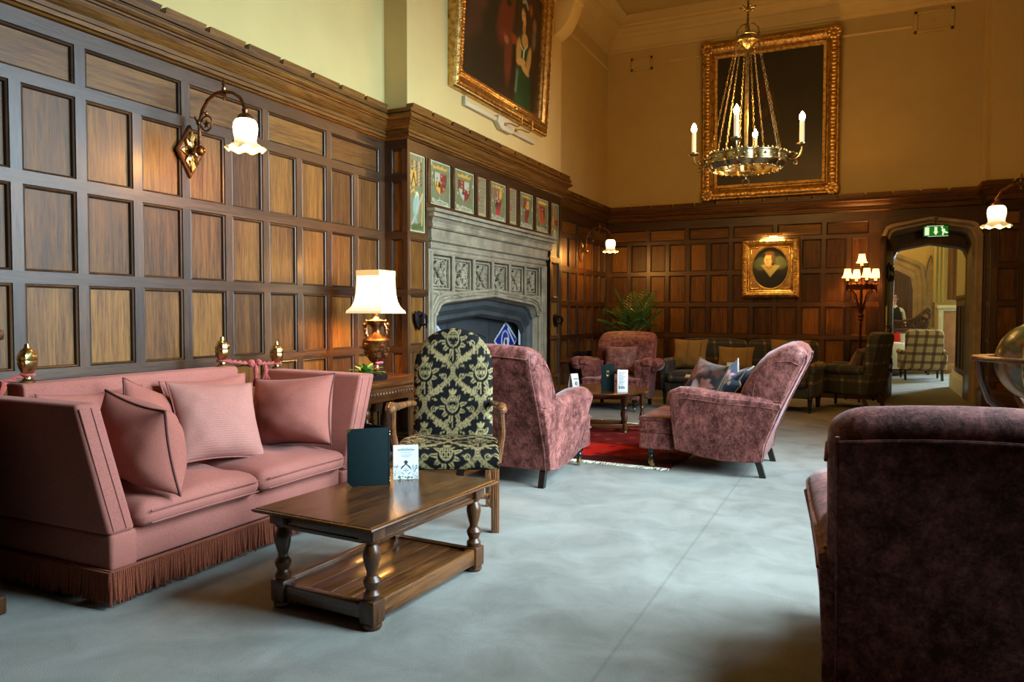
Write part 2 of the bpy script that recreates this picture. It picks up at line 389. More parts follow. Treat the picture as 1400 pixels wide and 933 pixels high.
def setcol(me, cols):
    at = me.color_attributes.new('Col', 'FLOAT_COLOR', 'POINT'); arr = np.ones((len(me.vertices), 4), np.float32); arr[:, :3] = cols; at.data.foreach_set('color', arr.ravel())
def srgb(r, g, b):
    return tuple(((c/255)/12.92 if c/255 <= .04045 else ((c/255+.055)/1.055)**2.4) for c in (r, g, b))
# ================================================================== THE ROOM
W, XB, D = -4.056, -3.806, 12.54
YB0, YB1 = 5.85, 9.71          # chimney breast
XR = 1.62                      # right wall
ZC = 6.2                       # ceiling

def offset_path(path, d):
    """offset an open 2d polyline to its right side by d, with mitres"""
    out = []; n = len(path)
    for i, p in enumerate(path):
        ds = []
        if i > 0: ds.append((Vector(p) - Vector(path[i-1])).normalized())
        if i < n-1: ds.append((Vector(path[i+1]) - Vector(p)).normalized())
        ns = [Vector((q.y, -q.x)) for q in ds]
        if len(ns) == 1: o = ns[0] * d
        else:
            k = (ns[0] + ns[1]); o = k * (d / max(.2, 1 + ns[0].dot(ns[1])))
        out.append((p[0] + o.x, p[1] + o.y))
    return out
def sweep(b, path, prof, mi=0, close=True):
    """prof: list of (offset, z) from top to bottom"""
    path = [Vector(p) for p in path]; offs = [offset_path([tuple(p) for p in path], d) for d, z in prof]
    rings = [[(offs[k][i][0], offs[k][i][1], prof[k][1]) for k in range(len(prof))] for i in range(len(path))]
    b.loft(rings, closed=close, cap=close, mi=mi)

def panelling(b, P, cells, rails, stiles, tone=True):
    """P(u,z,d) -> world. cells: recessed panels (u0,u1,z0,z1); rails/stiles: flat strips on the frame face. materials 0 vertical 1 horizontal"""
    for u0, u1, z0, z1 in rails: b.raw([P(u0, z0, 0), P(u1, z0, 0), P(u1, z1, 0), P(u0, z1, 0)], [[0, 1, 2, 3]], mi=1, tone=random.random())
    for u0, u1, z0, z1 in stiles: b.raw([P(u0, z0, 0), P(u1, z0, 0), P(u1, z1, 0), P(u0, z1, 0)], [[0, 1, 2, 3]], mi=0, tone=random.random())
    for u0, u1, z0, z1 in cells:
        t = random.random(); rings = []
        m = min(1, (u1-u0)/.16)
        for ins, d in ((0, 0), (.003*m, -.007), (.009*m, -.004), (.015*m, -.008), (.019*m, -.026)):
            rings.append([P(u0+ins, z0+ins*.8, d), P(u1-ins, z0+ins*.8, d), P(u1-ins, z1-ins, d), P(u0+ins, z1-ins, d)])
        hor = (u1-u0) > (z1-z0)*1.3
        o = [p for r in rings for p in r]
        fs = []
        for i in range(len(rings)-1):
            for j in range(4): fs.append([i*4+j, i*4+(j+1) % 4, (i+1)*4+(j+1) % 4, (i+1)*4+j])
        tt = random.random(); n4 = len(fs)
        b.raw(o, fs[:4]+fs[12:], mi=PG_, tone=tt); b.raw(o, fs[4:12], mi=1 if hor else 0, tone=tt)
        b.raw(rings[-1], [[0, 1, 2, 3]], mi=PG_-1 if hor else PG_-2, tone=t)

def rows(b, P, ucuts, sw, zr, ztop, top_cuts=None, zbot=.0, u0=None, u1=None):
    """regular framed wall. ucuts: stile centres, zr: list of rails (z0,z1) top to bottom, first is the frieze rail"""
    u0 = ucuts[0]-sw/2 if u0 is None else u0; u1 = ucuts[-1]+sw/2 if u1 is None else u1
    cells, rails, stiles = [], [], []
    for k, (a, c) in enumerate(zr): rails.append((u0, u1, a, c))
    for k in range(len(zr)-1):
        zt, zb = zr[k][0], zr[k+1][1]
        cuts = top_cuts if (k == 0 and top_cuts) else ucuts
        e = [(c-sw/2, c+sw/2) for c in cuts]; e[0] = (u0, cuts[0]+sw/2); e[-1] = (cuts[-1]-sw/2, u1)
        for a, c in e: stiles.append((a, c, zb, zt))
        for (a, c), (f, g) in zip(e[:-1], e[1:]): cells.append((c, f, zb, zt))
    panelling(b, P, cells, rails, stiles)

OAK = [M['oak_v'], M['oak_h'], M['plaster'], M['oakp_v'], M['oakp_h'], M['groove']]; PG_ = 5
PW = lambda u, z, d: (W + d, u, z)
PF = lambda u, z, d: (u, D - d, z)
ZL = [(2.813, 2.93), (2.52, 2.59), (1.985, 2.056), (1.454, 1.521), (.93, .988), (.40, .465), (.0, .17)]
ZF = [(2.715, 2.88), (2.462, 2.523), (1.937, 2.005), (1.417, 1.485), (.908, .969), (.38, .44), (.0, .16)]

# ---- left wall
b = B(); b.usetone = True
ys = [2.85 + .3655*k for k in range(-15, 9)]; ys[-1] = 5.80
rows(b, PW, ys, .062, ZL, 2.9, top_cuts=[y for i, y in enumerate(ys) if (i - 15) % 2 == 0 or i == len(ys)-1 or i == 0], u0=-2.6, u1=YB0)
yb = [9.74, 10.02, 10.385, 10.75, 11.115, 11.48, 11.845, 12.2, 12.51]
rows(b, PW, yb, .06, ZF, 2.9, top_cuts=[9.74, 10.385, 11.115, 11.845, 12.51], u0=YB1, u1=D)
b.box(W-.3, W-.05, -2.6, YB0+.02, 0, 3.0, tone=.4); b.box(W-.3, W-.05, YB1-.02, D+.3, 0, 3.0, tone=.4)
wl = struct('wall_left', b, OAK)
# ---- chimney breast woodwork (structure too: fixed to the wall)
b = B(); b.usetone = True
PS = lambda u, z, d: (u, YB0 - d, z)
rows(b, PS, [W+.045, XB-.03], .06, ZL, 2.9, u0=W, u1=XB)
PBR = lambda u, z, d: (XB + d, u, z)
# pilasters: below the tall tiles
for a, c in ((YB0, 6.215), (9.335, YB1)):
    rr = [(1.995, 2.062), (1.468, 1.516), (.95, 1.0), (.42, .47), (0, .17)]
    panelling(b, PBR, [(a+.045, c-.045, rr[k+1][1], rr[k][0]) for k in range(4)], [(a, c, *r) for r in rr],
              [x for k in range(4) for x in ((a, a+.045, rr[k+1][1], rr[k][0]), (c-.045, c, rr[k+1][1], rr[k][0]))])
    b.box(XB-.24, XB-.0275, a+.04, c-.002, 0, 2.05, tone=.45)
TY = [(6.262, 6.662), (6.742, 7.172), (7.255, 7.462), (7.556, 7.97), (8.062, 8.27), (8.362, 8.772), (8.862, 9.285)]
TP = [(5.895, 6.17), (9.378, 9.665)]
# frieze frame round the tiles
edges = [TP[0]] + TY + [TP[1]]
st = [(YB0, TP[0][0])] + [(edges[i][1], edges[i+1][0]) for i in range(len(edges)-1)] + [(TP[1][1], YB1)]
rails = [(YB0, YB1, 2.796, 2.93), (6.215, 9.335, 2.29, 2.365)]
for i, (a, c) in enumerate(st):
    z0 = 2.062 if i in (0, len(st)-1) else 2.365
    panelling(b, PBR, [], [], [(a, c, z0, 2.796)])
for a, c in ((TP[0][1], 6.215), (9.335, TP[1][0])): panelling(b, PBR, [], [], [(a, c, 2.062, 2.365)])
panelling(b, PBR, [], rails, [])
for i in range(1, len(st)-1):      # raised beads on the stiles
    a, c = st[i]; b.box(XB, XB+.012, (a+c)/2-.014, (a+c)/2+.014, 2.37, 2.79, .004, tone=random.random())
b.box(XB-.24, XB-.03, YB0+.04, YB1, 2.32, 3.0, tone=.4); b.box(XB-.24, XB-.03, YB0+.04, 6.215, 2.03, 2.4, tone=.4); b.box(XB-.24, XB-.03, 9.335, YB1, 2.03, 2.4, tone=.4)
b.raw([(XB, YB1, 0), (W, YB1, 0), (W, YB1, 3), (XB, YB1, 3)], [[0, 1, 2, 3]], tone=.5)
struct('wall_chimney', b, OAK)

# ---- far wall
b = B(); b.usetone = True
xs = [-4.0, -3.643, -3.305, -2.985, -2.64, -2.303, -1.945, -1.62, -1.263, -.892, -.55, -.193, .11]
rows(b, PF, xs, .062, ZF, 2.9, top_cuts=[-4.0, -3.32, -2.655, -1.945, -1.263, -.545, .11], u0=W, u1=.235)
# spandrel above the door arch and strip to the pier
def arch4(x0, x1, zs, za, n=10):
    """four-centred arch from (x0,zs) over the apex to (x1,zs)"""
    c = (x0+x1)/2; h = c-x0; H = za-zs; L = []
    for i in range(n+1):
        t = i/n; a = t*PI/2
        # quick rise at the haunch then straight to the apex
        x = h*(1-math.cos(a*.98))**.9 if False else h*t
        q = min(1, t/.2); z = H*(.6*math.sqrt(1-(1-q)**2) + .4*t)
        L.append((x0+x, zs+z))
    return L + [(x1-(p[0]-x0), p[1]) for p in L[::-1][1:]]
DX0, DX1 = .235, 1.565
oa = arch4(DX0, DX1, 2.46, 2.74)
PFm = lambda p, d=0: (p[0], D-d, p[1])
for i in range(len(oa)-1):
    (x0, z0), (x1, z1) = oa[i], oa[i+1]
    b.raw([PFm((x0, z0)), PFm((x1, z1)), PFm((x1, 2.92)), PFm((x0, 2.92))], [[0, 1, 2, 3]], mi=1, tone=.45)
for xa, xb_, za, zb in ((.29, .56, 2.745, 2.81), (1.2, 1.5, 2.745, 2.81)):
    b.prism([(xa, zb), (xb_, zb), (xb_, zb-.02), (xa, za)] if xa < .9 else [(xa, zb), (xb_, zb), (xb_, za), (xa, zb-.02)], D-.012, D, 'y', tone=.6, mi=1)
b.box(1.565, 1.6, D-.02, D+.1, 0, 2.92, tone=.4)
b.box(W-.3, .2, D+.05, D+.75, 0, 3.0, tone=.4); b.box(DX0-.03, 2.1, D+.05, D+.75, 2.76, 3.0, tone=.4)
struct('wall_far', b, OAK)
# ---- pier on the right of the door and alcove
b = B(); b.usetone = True
PX, PY = 1.588, 12.053
PP = lambda u, z, d: (PX - d, u, z)
rows(b, PP, [PY+.035, PY+.245, D-.03], .06, ZF, 2.9, u0=PY, u1=D)
PQ = lambda u, z, d: (u, PY - d, z)
rows(b, PQ, [PX+.04, 1.95, 2.32, 2.69, 3.06, 3.25], .07, ZF, 2.9, u0=PX, u1=3.3)
b.box(PX+.04, 3.5, PY+.06, D+.7, 0, 3.0, tone=.4)
struct('wall_pier', b, OAK)

# ---- right wall with windows, alcove and rear wall (outside the picture; they let the daylight in)
WIN = [(2.5, 4.3), (5.1, 6.9)]
b = B(); b.usetone = True
def solidx(x0, x1, y0, y1, z0, z1, mi=0): b.box(x0, x1, y0, y1, z0, z1, mi=mi, tone=random.random())
cuts = [-2.6] + [v for w in WIN for v in w] + [8.55]
for i in range(0, len(cuts), 2): solidx(XR, XR+.35, cuts[i], cuts[i+1], 0, ZC, 2)
for a, c in WIN: solidx(XR, XR+.35, a, c, 0, .75, 2); solidx(XR, XR+.35, a, c, 4.3, ZC, 2)
for a, c in zip(cuts[0::2], cuts[1::2]):
    n = max(1, round((c-a)/.37)); yy = [a+.03+(c-a-.06)*k/n for k in range(n+1)]
    rows(b, lambda u, z, d: (XR-.03-d, u, z), yy, .06, ZF, 2.9, u0=a, u1=c)
b.box(1.40, XR, 8.32, 8.55, 1.86, ZC, mi=2); b.box(1.40, XR, 8.32, 8.55, 0, 1.86, .01, tone=.5)
solidx(3.3, 3.6, 8.55, 12.1, 0, ZC, 2); solidx(XR, 3.6, 8.2, 8.55, 0, ZC, 2)
struct('wall_right', b, OAK)
b = B(); b.usetone = True
b.box(W-.3, XR+.35, -3.0, -2.6, 0, ZC, tone=.3)
rows(b, lambda u, z, d: (u, -2.57+d, z), [W+.03+.37*k for k in range(16)], .06, ZF, 2.9, u0=W, u1=XR)
struct('wall_back', b, OAK)
for i, (a, c) in enumerate(WIN):
    b = B()
    for k in range(4): b.box(XR+.1, XR+.24, a+(c-a)*k/3-.05, a+(c-a)*k/3+.05, .75, 4.3, .015)
    for z in (.8, 2.6, 4.25): b.box(XR+.1, XR+.24, a, c, z-.05, z+.05, .015)
    b.box(XR-.08, XR+.3, a-.05, c+.05, .70, .76, .01)
    wn = struct('window_%d' % (i+1), b, M['stone_door'])
    g = B()
    g.box(XR+.165, XR+.17, a, c, .75, 4.3); part('glass_pane', g, M['pane'], wn)

# ---- upper plaster walls, ceiling
b = B()
for a, c in (((W, -2.6), (W, YB0)), ((W, YB0), (XB, YB0)), ((XB, YB0), (XB, YB1)), ((XB, YB1), (W, YB1)), ((W, YB1), (W, D)), ((W, D), (PX-.03, D)), ((PX-.03, D), (PX-.03, PY)), ((PX-.03, PY), (3.4, PY))):
    b.raw([(*a, 2.95), (*c, 2.95), (*c, ZC), (*a, ZC)], [[0, 1, 2, 3]])
b.box(W-.3, W-.05, -2.6, D+.3, 2.9, ZC); b.box(W-.3, 3.6, D+.05, D+.3, 2.9, ZC); b.box(PX+.05, 3.5, PY+.05, D+.1, 2.95, ZC)
b.box(1.50, PX, D-.08, D, 3.0, ZC, .01)
struct('wall_upper', b, M['plaster'], smooth=0)
b = B(); b.box(W-.3, 3.6, -3, D+.3, ZC, ZC+.2); struct('ceiling', b, M['plaster'])
# ---- ceiling cornice
b = B()
prof = [(0.0, 6.195), (.50, 6.195), (.50, 6.165), (.44, 6.15), (.40, 6.12), (.34, 6.11), (.33, 6.08), (.27, 6.07), (.25, 6.03), (.19, 6.0), (.165, 5.955), (.15, 5.95), (.10, 5.88), (.075, 5.83), (.07, 5.80), (.045, 5.79), (.03, 5.765), (0, 5.76)]
sweep(b, [(W, YB1), (W, D), (PX-.03, D), (PX-.03, PY), (3.3, PY)], prof)
struct('trim_2', b, M['moulding'], smooth=28)
b = B()
pr = [(0, 5.535), (.018, 5.535), (.022, 5.52), (.014, 5.505), (0, 5.50)]
sweep(b, [(W, YB1), (W, D), (-2.46, D)][:2], pr); struct('trim_3', b, M['moulding'], smooth=28); b = B(); sweep(b, [(-2.98, D), (-2.46, D)], pr); struct('trim_7', b, M['moulding'], smooth=28); b = B(); sweep(b, [(-.34, D), (.60, D)], pr)
struct('trim_8', b, M['moulding'], smooth=28)
# ---- oak cornice with a crested top
def cornice(b, path, z0, z1):
    h = z1 - z0; q = lambda t: z0 + h*t
    prof = [(0, q(.99)), (.115, q(.99)), (.115, q(.86)), (.10, q(.85)), (.10, q(.80)), (.118, q(.79)), (.13, q(.74)), (.13, q(.68)), (.118, q(.63)), (.10, q(.62)), (.10, q(.57)), (.085, q(.56)), (.078, q(.48)), (.062, q(.38)), (.04, q(.30)), (.04, q(.24)), (.055, q(.23)), (.055, q(.17)), (.042, q(.16)), (.042, q(.11)), (.05, q(.10)), (.05, q(.05)), (.03, q(.04)), (.02, q(.0)), (0, q(-.02))]
    sweep(b, path, prof, mi=1)
    # crest: boards with dark wedge gaps
    off = offset_path(path, .085)
    for (x0, y0), (x1, y1) in zip(off[:-1], off[1:]):
        L = math.hypot(x1-x0, y1-y0)
        if L < .3: 
            continue
        n = max(1, int(L/.345)); st = L/n; ang = math.degrees(math.atan2(y1-y0, x1-x0))
        for k in range(n):
            Mx = T(x0, y0, q(.985)) @ RZ(ang) @ T(k*st, 0, 0)
            b.prism([(.0, 0), (st-.045, 0), (st-.02, .045), (.012, .045)], -.03, .045, 'y', M=Mx, mi=1, tone=random.random())
b = B(); b.usetone = True
cornice(b, [(W, -2.55), (W, YB0), (XB, YB0), (XB, YB1), (W+.05, YB1)], 2.905, 3.155)
cornice(b, [(W, YB1+.02), (W, D), (PX-.02, D), (PX-.02, PY), (3.25, PY)], 2.858, 3.075)
struct('trim_1', b, [M['oakp_v'], M['oakp_h']], smooth=22)
# ---- skirtings
b = B(); b.usetone = True
sk = [(0, .19), (.012, .19), (.02, .17), (.022, .15), (.034, .14), (.034, 0), (0, 0)]
sweep(b, [(W, -2.55), (W, YB0), (XB, YB0), (XB, 6.215)], sk, mi=1)
sweep(b, [(XB, 9.335), (XB, YB1), (W, YB1), (W, D), (.2, D)], sk, mi=1)
struct('baseboard_left', b, OAK)
b = B(); b.usetone = True
sk2 = [(0, .27), (.015, .27), (.03, .24), (.05, .235), (.06, .20), (.06, 0), (0, 0)]
sweep(b, [(PX-.02, D), (PX-.02, PY), (3.2, PY)], sk2, mi=1); struct('baseboard_right', b, OAK)
# ---- floor
b = B(); b.box(W-.3, 6.6, -3, 21, -.1, 0); struct('floor', b, M['carpet'], smooth=0)

# ---- corbel under the ceiling rib at the corner of the chimney breast
b = B()
cy = 9.57
pr2 = [(0, 5.02), (.05, 5.05), (.12, 5.10), (.19, 5.18), (.245, 5.28), (.28, 5.38), (.295, 5.45), (.32, 5.455), (.335, 5.49), (.32, 5.52), (.33, 5.535), (.36, 5.60), (.37, 5.66), (.41, 5.675), (.43, 5.74), (.47, 5.76), (.49, 5.84), (.54, 5.86), (.58, 5.95), (.64, 5.98), (.68, 6.10), (.72, 6.2), (0, 6.2)]
b.prism([(XB+x, z) for x, z in pr2], cy-.15, cy+.15, 'y', .018, 2)
for k, (z, wd) in enumerate(((5.96, .09), (5.90, .075), (5.84, .06), (5.78, .045), (5.72, .03), (5.66, .018))): b.box(XB+.1, XB+.42+.055*(5-k)*.6, cy-.155-.006, cy-.15, z-.02, z+.02, .004) 
b.box(XB-.02, XB+.05, cy-.5, cy-.14, 5.46, 5.52, .012)
struct('trim_4', b, M['moulding'])
# two small square vents high on the far wall
for i, (xa, xc, za, zc) in enumerate(((-3.64, -3.26, 5.42, 5.64), (.62, 1.13, 5.40, 5.72))):
    b = B(); w_ = .045
    for q in ((xa, xc, za, za+w_), (xa, xc, zc-w_, zc), (xa, xa+w_, za, zc), (xc-w_, xc, za, zc)): b.box(q[0], q[1], D-.02, D+.01, q[2], q[3], .005)
    b.box(xa, xc, D-.002, D+.01, za, zc); b.ball(.012, T((xa+xc)/2, D-.008, (za+zc)/2), 8)
    solo('wall_vent', b, M['plaster'], ('small square painted vent high on the far wall left of the big dark painting', 'wide painted vent high on the far wall right of the big dark painting')[i], 'vent')

# ================================================================== fireplace
XS = -3.87
fp = thing('fireplace', 'carved grey stone fireplace with a flat arch and six tracery panels', 'fireplace', (XS, 7.76, 0))
def L(x, y, z=0): return (x-XS, y-7.76, z)
FY0, FY1 = 6.215, 9.335
OY0, OY1, ZS, ZA = 6.43, 9.07, 1.25, 1.492
b = B()
ar = arch4(OY0-7.75, OY1-7.75, ZS, ZA, 12)
# front slab with arched opening: strips
def strip(b, zt, d, x=0.0):
    for (y0, z0), (y1, z1) in zip(ar[:-1], ar[1:]): b.raw([(x, y0, z0), (x, y1, z1), (x, y1, zt), (x, y0, zt)], [[0, 1, 2, 3]])
strip(b, 1.53, 0)
y0, y1 = FY0-7.76, FY1-7.76
for a, c in ((y0, OY0-7.75), (OY1-7.75, y1)): b.box(-.2, 0, a, c, 0, 1.53)
b.box(-.2, -.06, y0, y1, 1.52, 2.3)
# roll mouldings round the opening, jamb to arch
path = [(OY0-7.75, 0.02)] + ar + [(OY1-7.75, .02)]
def around(off): 
    c = (OY0+OY1)/2-7.75
    return [(c+(p[0]-c)*(1+off/1.32), p[1]+off*(.9 if p[1] > ZS-.01 else 0)) for p in path]
for off, rad, dx in ((.012, .018, .006), (.05, .013, .004), (.085, .02, .008)): b.tube([(dx, p[0], p[1]) for p in around(off)], rad, 8)
# splay into the hearth
inn = around(-.10); outp = around(0)
b.loft([[(0, p[0], p[1]) for p in outp], [(-.05, p[0], p[1]) for p in around(-.02)], [(-.07, p[0], p[1]) for p in around(-.03)]], closed=False)
# jamb verticals
for yy in (y0+.03, y0+.09, y0+.15, y1-.03, y1-.09, y1-.15):
    b.tube([(.008, yy, .12), (.008, yy, 1.93)], .02, 8); b.box(-.01, .03, yy-.035, yy+.035, 0, .12, .008)
b.box(-.05, .02, y0, y1, 1.905, 1.935, .006)
for yy in (y0+.0, y1-.05): b.box(-.05, .012, yy, yy+.05, 0, 1.93, .006)
part('surround', b, M['stone'], fp)
# dark inner arch
b = B()
b.loft([[(-.07, p[0], p[1]) for p in around(-.03)], [(-.10, p[0], p[1]) for p in around(-.045)], [(-.105, p[0], p[1]-.05) for p in around(-.05)], [(-.16, p[0], p[1]-.09) for p in around(-.07)], [(-.165, p[0], p[1]-.13) for p in around(-.075)], [(-.22, p[0], p[1]-.155) for p in around(-.085)]], closed=False)
part('inner_arch', b, M['slate'], fp)
# hearth screen board
b = B(); b.M = T(-.1, 0, 0); b.box(-.26, -.22, -1.33, 1.33, 0, 1.42)
cp = [(-.42, .0), (-.42, 1.0), (-.2, 1.055), (0, 1.075), (.2, 1.055), (.42, 1.0), (.42, 0)]
b.tube([(-.215, *p) for p in cp], .011, 6); b.box(-.222, -.213, -.52, -.5, 0, 1.3); b.box(-.222, -.213, .5, .52, 0, 1.3); b.box(-.222, -.213, -.42, .42, .52, .55)
b.ball(.015, T(-.205, .36, .8), 8)
part('hearth_screen', b, M['slate_board'], fp)
dp = Pic(.62, .5, 63, 51, srgb(170, 182, 192))
dp.poly([(.5, .92), (.94, .5), (.5, .08), (.06, .5)], srgb(14, 30, 120))
dp.ell(.47, .5, .17, .26, srgb(150, 165, 190)); dp.ell(.47, .5, .12, .22, srgb(25, 40, 120)); dp.poly([(.36, .3), (.44, .56), (.62, .56), (.6, .3)], srgb(190, 195, 200)); dp.ell(.5, .45, .05, .09, srgb(30, 30, 60)); dp.line([(.58, .8), (.83, .45)], .012, srgb(190, 200, 215))
def diam(yc):
    def fn(u, v):
        y = (u-.5)*.72; z = (v-.5)*.5; k = abs(y)/.36+abs(z)/.25
        return (-.31, yc + y, .95 + z)
    me = dp.mesh('emblem', M['tile'], fn)
    bm = bmesh.new(); bm.from_mesh(me); bmesh.ops.delete(bm, geom=[f for f in bm.faces if abs(f.calc_center_median().y-yc)/.36+abs(f.calc_center_median().z-.95)/.25 > 1.0], context='FACES'); bm.to_mesh(me); bm.free(); return me
for yc in (-.80, .98): part('emblem_plaque', diam(yc), None, fp, label='blue and white diamond plaque')
for yc in (.86, -.9):
    b = B(); b.tube([(-.12, yc-.38, 0), (-.12, yc-.38, .62)] + [(-.12, yc-.38*math.cos(a*PI/8), .62+.28*math.sin(a*PI/8)) for a in range(1, 8)] + [(-.12, yc+.38, .62), (-.12, yc+.38, 0)], .012, 6)
    b.box(-.13, -.11, yc-.38, yc+.38, .72, .735); b.box(-.13, -.11, yc-.01, yc+.01, 0, .74); part('fireguard', b, M['iron'], fp)
# six tracery panels
b = B()
for k in range(6):
    a = 6.34+.46*k-7.76; c = a+.46
    for ins, x, r in ((.0, .005, .016), (.045, -.012, .012)):
        q = [(x, a+ins+.01, 1.505+ins), (x, c-ins-.01, 1.505+ins), (x, c-ins-.01, 1.90-ins*.9), (x, a+ins+.01, 1.90-ins*.9)]
        for i in range(4): b.tube([q[i], q[(i+1) % 4]], r, 6)
    b.loft([[(.0, a, 1.49), (.0, c, 1.49), (.0, c, 1.91), (.0, a, 1.91)], [(-.05, a+.042, 1.545), (-.05, c-.042, 1.545), (-.05, c-.042, 1.875), (-.05, a+.042, 1.875)]], cap=False)
part('panel_frames', b, M['stone'], fp)
for k in range(6):
    b = B(); yc = 6.57+.46*k-7.76; zc = 1.71; Mx = T(-.045, yc, zc) @ RY(90)
    b.box(-.085, -.058, yc-.19, yc+.19, 1.54, 1.88)
    for s in range(4):
        an = 45+90*s; cyy = yc+.10*math.cos(R(an)); czz = zc+.092*math.sin(R(an))
        b.torus(.068, .013, T(-.035, cyy, czz) @ RY(90), 14, 6)
        b.ball(.03, T(-.03, cyy, czz), 8, sz=(.8, 1, 1))
        for q in range(3): b.ball(.017, T(-.026, cyy+.035*math.cos(q*2.1+s+k), czz+.035*math.sin(q*2.1+s+k)), 6)
        an = 90*s; b.ball(.026, T(-.035, yc+.125*math.cos(R(an)), zc+.125*math.sin(R(an))), 8, sz=(.6, 1, 1))
    b.ball(.04, T(-.022, yc, zc), 10, sz=(.7, 1, 1.1))
    for s in range(6): b.ball(.02, T(-.012, yc+.035*math.cos(s*1.05+k), zc+.035*math.sin(s*1.05+k)), 6)
    for s in (-1, 1): b.tube([(-.04, yc+s*.16, 1.57), (-.03, yc+s*.12, 1.66), (-.04, yc+s*.16, 1.85)], .01, 5)
    part('tracery_panel', b, M['stone'], fp)
# foliage spandrels
for s in (-1, 1):
    b = B()
    for k in range(26):
        t = k/26; yy = s*(1.30-1.0*t); zmin = np.interp(abs(yy), [0, .3, .7, 1.0, 1.2, 1.32], [1.495, 1.49, 1.455, 1.41, 1.35, 1.22])+.03
        z = random.uniform(zmin+.005, 1.515) if zmin < 1.51 else 1.51
        b.ball(random.uniform(.016, .028), T(.006, yy, z), 6, sz=(.8, 1.5, .8))
    b.tube([(.0, s*q, np.interp(q, [0, .3, .7, 1.0, 1.2, 1.32], [1.495, 1.49, 1.455, 1.41, 1.35, 1.22])+.04) for q in (.3, .5, .7, .9, 1.1, 1.2, 1.3)], .012, 6); part('spandrel_carving', b, M['stone'], fp)
# mantel shelf and stacked mouldings
b = B()
st = [(0, 1.93), (.03, 1.935), (.045, 1.95), (.045, 1.975), (.03, 1.985), (.03, 2.0), (.07, 2.015), (.075, 2.04), (.06, 2.055), (.06, 2.075), (.065, 2.13), (.095, 2.135), (.11, 2.15), (.11, 2.175), (.09, 2.185), (.09, 2.20), (.13, 2.235), (.16, 2.24), (.16, 2.262), (.145, 2.268), (.145, 2.28), (.185, 2.285), (.19, 2.30), (.185, 2.315), (0, 2.315)]
sweep(b, [(-.06, y0+.13), (0, y0+.13), (0, y1-.1), (-.06, y1-.1)], [(d*.8, z) for d, z in st[::-1]])
b.box(-.2, .0, y0, y1, 1.93, 2.315)
part('mantel', b, M['stone'], fp, smooth=25)
b = B(); b.box(-.55, -.37, -1.5, 1.5, 0, 1.6); b.box(-.22, 0.0, -1.3, 1.3, 0, .03); part('hearth', b, M['soot'], fp)

# ---- painted heraldic tiles
OL = srgb(98, 100, 68)
def tilebase(w, h, nx, ny, seed):
    p = Pic(w, h, nx, ny, OL); p.mottle(.12, seed, 9)
    rng = np.random.default_rng(seed)
    for _ in range(46):
        a = rng.random(2); 
        if abs(a[0]-.5) < .3 and .2 < a[1] < .85: continue
        p.ell(a[0], a[1], .03+.02*rng.random(), .012+.02*rng.random(), [srgb(95, 110, 98), srgb(160, 160, 120), srgb(70, 78, 60)][rng.integers(3)], .5, rng.random()*180)
    p.line([(.02, .01), (.98, .01), (.98, .99), (.02, .99), (.02, .01)], .006, srgb(165, 168, 130)); return p
GO, RE, DB, WH = srgb(178, 138, 56), srgb(112, 40, 34), srgb(38, 36, 36), srgb(150, 150, 128)
def shield(p, cx, cy, w, h, q, seed):
    rng = np.random.default_rng(seed)
    def sh(s=1): return [(cx-w*s, cy+h*.55), (cx+w*s, cy+h*.55), (cx+w*s, cy-.05*h), (cx+w*.72*s, cy-.5*h), (cx, cy-.85*h), (cx-w*.72*s, cy-.5*h), (cx-w*s, cy-.05*h)]
    p.poly(sh(1.12), DB); p.poly(sh(), q[0])
    p.poly([(cx, cy+h*.55), (cx+w, cy+h*.55), (cx+w, cy), (cx, cy)], q[1])
    p.poly([(cx-w, cy), (cx, cy), (cx, cy-.82*h), (cx-w*.72, cy-.5*h), (cx-w, cy-.05*h)], q[2])
    p.poly([(cx+w, cy), (cx, cy), (cx, cy-.82*h), (cx+w*.72, cy-.5*h), (cx+w, cy-.05*h)], q[3])
    for _ in range(14):
        p.ell(cx+w*rng.uniform(-.8, .8), cy+h*rng.uniform(-.5, .45), .035, .022, [DB, GO, WH, RE][rng.integers(4)], .4, rng.random()*180)
    p.poly([(cx-.05, cy+h*.1), (cx+.02, cy-h*.35), (cx-.12, cy-h*.35)], DB); p.poly([(cx+.02, cy-.04), (cx+w*.5, cy-.04), (cx+w*.3, cy-h*.6)], RE)
def ribbon(p, y): p.poly([(.12, y+.03), (.3, y-.01), (.5, y+.015), (.7, y-.01), (.9, y-.04), (.9, y+.05), (.7, y+.07), (.5, y+.09), (.3, y+.07), (.12, y+.11)], srgb(158, 160, 135)); p.line([(.2, y+.06), (.35, y+.03), (.5, y+.05), (.65, y+.03), (.82, y+.02)], .006, DB, .7)
def crown(p, y, c=GO):
    p.poly([(.2, y), (.8, y), (.86, y+.07), (.7, y+.04), (.6, y+.09), (.5, y+.045), (.4, y+.09), (.3, y+.04), (.14, y+.07)], c)
